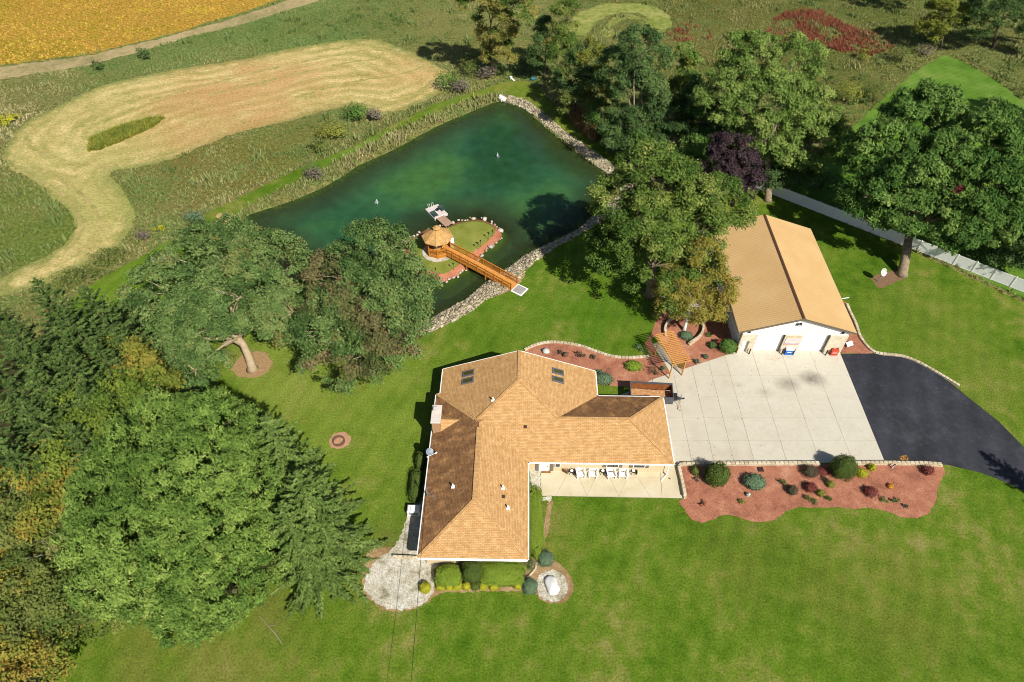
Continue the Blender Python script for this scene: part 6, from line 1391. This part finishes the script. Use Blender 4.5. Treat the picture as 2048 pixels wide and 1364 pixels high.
# ---- meadow grass, reeds and red weeds
def blades(P, h, tint, spread=.22, k=5, wid=.055):
    n = len(P); P3 = np.repeat(np.c_[P, np.zeros(n)], k, 0); hh = np.repeat(h, k) * rng.uniform(.6, 1.2, n * k); a = rng.uniform(0, 6.283, n * k); o = np.c_[np.cos(a), np.sin(a), np.zeros(n * k)]
    P3 += o * rng.uniform(0, spread, n * k)[:, None]; top = P3 + o * (hh * rng.uniform(.1, .55, n * k))[:, None]; top[:, 2] += hh; s_ = np.c_[-o[:, 1], o[:, 0], np.zeros(n * k)] * (wid * (1 + hh))[:, None]
    V = np.stack([P3 - s_, P3 + s_, top], 1).reshape(-1, 3); return V, np.arange(n * k * 3).reshape(-1, 3), np.repeat(np.clip(np.repeat(tint, k) + rng.normal(0, .1, n * k), 0, 1), 3)
view = GP([(-90, -90), (2130, -90), (2130, 700), (1400, 430), (1000, 240), (500, 520), (220, 620), (-90, 700)])
LOOP = path_strip([(1150, 70), (1175, 35), (1220, 18), (1275, 16), (1310, 28), (1318, 45), (1300, 60)], 5.0)
ex = [LOOP, GP(HAY_PX), SOY, TRACK, WATER, NLAWN, RIP1, RIP2]
P = fill(view, 90000); ok = np.ones(len(P), bool)
for e in ex: ok &= ~inside(P, e)
_lawn = inside(P, LAWN); ok &= ~_lawn
P = P[ok]; nz = vnoise(P, .08, 2); n2 = vnoise(P, .45, 3)
dW_ = sdist(P, WATER); bank = dW_ < 7
n3 = vnoise(P, .9, 21); h = .12 + .34 * np.clip(n2 * 1.3 - .25, 0, 1) + .25 * bank + .75 * np.clip(n3 * n2 * 2.6 - 1.15, 0, .8); ti = np.clip(.15 + .75 * vnoise(P, .16, 8) * .8 + (nz - .5) * .6, 0, .95)
right = P[:, 0] > 25; ti = np.where(right, ti * .75, ti)
grn = np.zeros(len(P))
for (a_, b_2, r_2, k_2, cc_) in MEADOW_PATCH:
    if cc_[1] > cc_[0] + 12: grn = np.maximum(grn, .8 * np.clip(1.6 - 1.6 * np.hypot(P[:, 0] - G2(a_, b_2)[0], P[:, 1] - G2(a_, b_2)[1]) / r_2, 0, 1))
ti = ti * (1 - .6 * grn)
V, Fs, tt = blades(P, h * 1.25, ti, .35, 4, .065); V[:, 2] += np.repeat(terrain_z(P), 12)
tag(link('meadow_grass', npmesh('meadow_grass', V, Fs, LM['grassg'], tt)), 'tall tufted meadow grass on the dike and around the hay field', 'grass', kind='stuff')
strip = GP([(178, 303), (181, 279), (239, 255), (300, 238), (330, 236), (308, 254), (239, 285), (200, 300)]); P = fill(strip, 2600)
V, Fs, tt = blades(P, rng.uniform(.3, .8, len(P)), np.clip(.1 + .6 * vnoise(P, .5, 3) + .2 * rng.random(len(P)), 0, 1), .25, 5)
tag(link('uncut_grass', npmesh('uncut_grass', V, Fs, LM['ygr'], tt)), 'strip of uncut green grass left standing in the hay field', 'grass', kind='stuff')
P = fill(GP([(1128, 226), (1150, 218), (1172, 240), (1196, 272), (1188, 284), (1158, 262)]), 900); V, Fs, tt = blades(P, np.full(len(P), 1.5), rng.random(len(P)), .2, 5)
tag(link('orange_reeds', npmesh('orange_reeds', V, Fs, LM['reed'], tt)), 'dry orange ornamental grass along the far bank lawn', 'reeds', kind='stuff')
rp0 = fill(GP([(1530, 70), (1545, 40), (1590, 15), (1640, 20), (1690, 50), (1770, 75), (1790, 95), (1740, 112), (1690, 108), (1640, 90), (1590, 78), (1560, 88)]), 6000); rp0 = rp0[(vnoise(rp0, .25, 4) * .6 + vnoise(rp0, 1.1, 5) * .4 + rng.normal(0, .09, len(rp0))) > .56]
rp1 = fill(GP([(1330, 70), (1380, 45), (1430, 60), (1420, 80), (1350, 85)]), 1200); rp1 = rp1[(vnoise(rp1, .3, 4) * .6 + vnoise(rp1, 1.1, 5) * .4 + rng.normal(0, .1, len(rp1))) > .64]; P = np.r_[rp0, rp1]
V, Fs, tt = blades(P, rng.uniform(.3, .8, len(P)), rng.random(len(P)), .3, 4, .05)
tag(link('red_weeds', npmesh('red_weeds', V, Fs, LM['redveg'], tt)), 'patch of red autumn weeds in the far meadow', 'weeds', kind='stuff')
P = fill(SOY, 90000); pxx = P[(P[:, 1] < 330)]; pxx = pxx[np.abs(pxx[:, 0]) < 260]
V, Fs, tt = blades(pxx, rng.uniform(.15, .4, len(pxx)), np.clip(vnoise(pxx, .03, 4) * .9 - .2 + rng.normal(.2, .2, len(pxx)), 0, 1), .5, 3, .13)
lm('soyl', 'soybean_leaf', (0.300, 0.190, 0.030), (0.420, 0.270, 0.045), (0.500, 0.300, 0.070), (0.520, 0.380, 0.055))
tag(link('soybean_plants', npmesh('soybean_plants', V, Fs, LM['soyl'], tt)), 'ripening yellow soybean plants in the far field', 'crop', kind='stuff')
# ---- leaf litter under the broadleaf crowns
for px_, nm_ in (([(440, 720), (600, 700), (640, 800), (470, 800)], 'leaf litter round the foot of the curving oak'), ([(1740, 540), (1860, 520), (1880, 600), (1760, 610)], 'leaf litter on the grass at the big maple'), ([(1180, 560), (1320, 560), (1330, 650), (1200, 640)], 'leaf litter in the shade of the cottonwood')):
    P = fill(GP(px_), 260); C = np.c_[P, np.full(260, .03)]; V, F_ = cards(C, unit(np.array([0, 0, 1.0]) + rng.normal(0, .25, (260, 3))), .1, .08); tag(link('leaf_litter', npmesh('leaf_litter', V, F_, LM['brown'], np.repeat(rng.random(260), 3))), nm_, 'leaves', kind='stuff')
# ---- fallen leaves
def fallen(px, n, mat, nm, lb, z=.07, size=.12):
    P = fill(GP(px), n); C = np.c_[P, np.full(n, z)]; V, F_ = cards(C, unit(np.array([0, 0, 1.0]) + rng.normal(0, .25, (n, 3))), size, size * .7); tag(link(nm, npmesh(nm, V, F_, LM[mat], np.repeat(rng.random(n), 3))), lb, 'leaves', kind='stuff')
fallen([(1798, 914), (1812, 911), (1818, 921), (1802, 923)], 90, 'orange', 'orange_leaves', 'little pile of orange leaves on the edge of the black drive', .05)
fallen([(1528, 707), (1545, 712), (1562, 716), (1560, 722), (1535, 722)], 70, 'orange', 'dry_leaves', 'dry leaves scattered in front of the barn door', .075, .1)
fallen([(1345, 760), (1680, 715), (1765, 915), (1350, 915)], 90, 'brownb', 'dry_leaves', 'dry leaves scattered over the concrete drive', .08, .1)
fallen([(1700, 720), (1900, 780), (2000, 880), (1890, 925), (1790, 918)], 70, 'yel', 'yellow_leaves', 'yellow leaves scattered over the black drive', .045, .1)
fallen([(150, 1240), (700, 1200), (760, 1330), (120, 1360)], 700, 'yel', 'yellow_leaves', 'yellow leaves scattered over the front lawn below the grove', .03, .09)
fallen([(470, 780), (720, 830), (760, 900), (640, 860)], 160, 'yel', 'yellow_leaves', 'yellow leaves scattered on the side lawn', .03, .09)
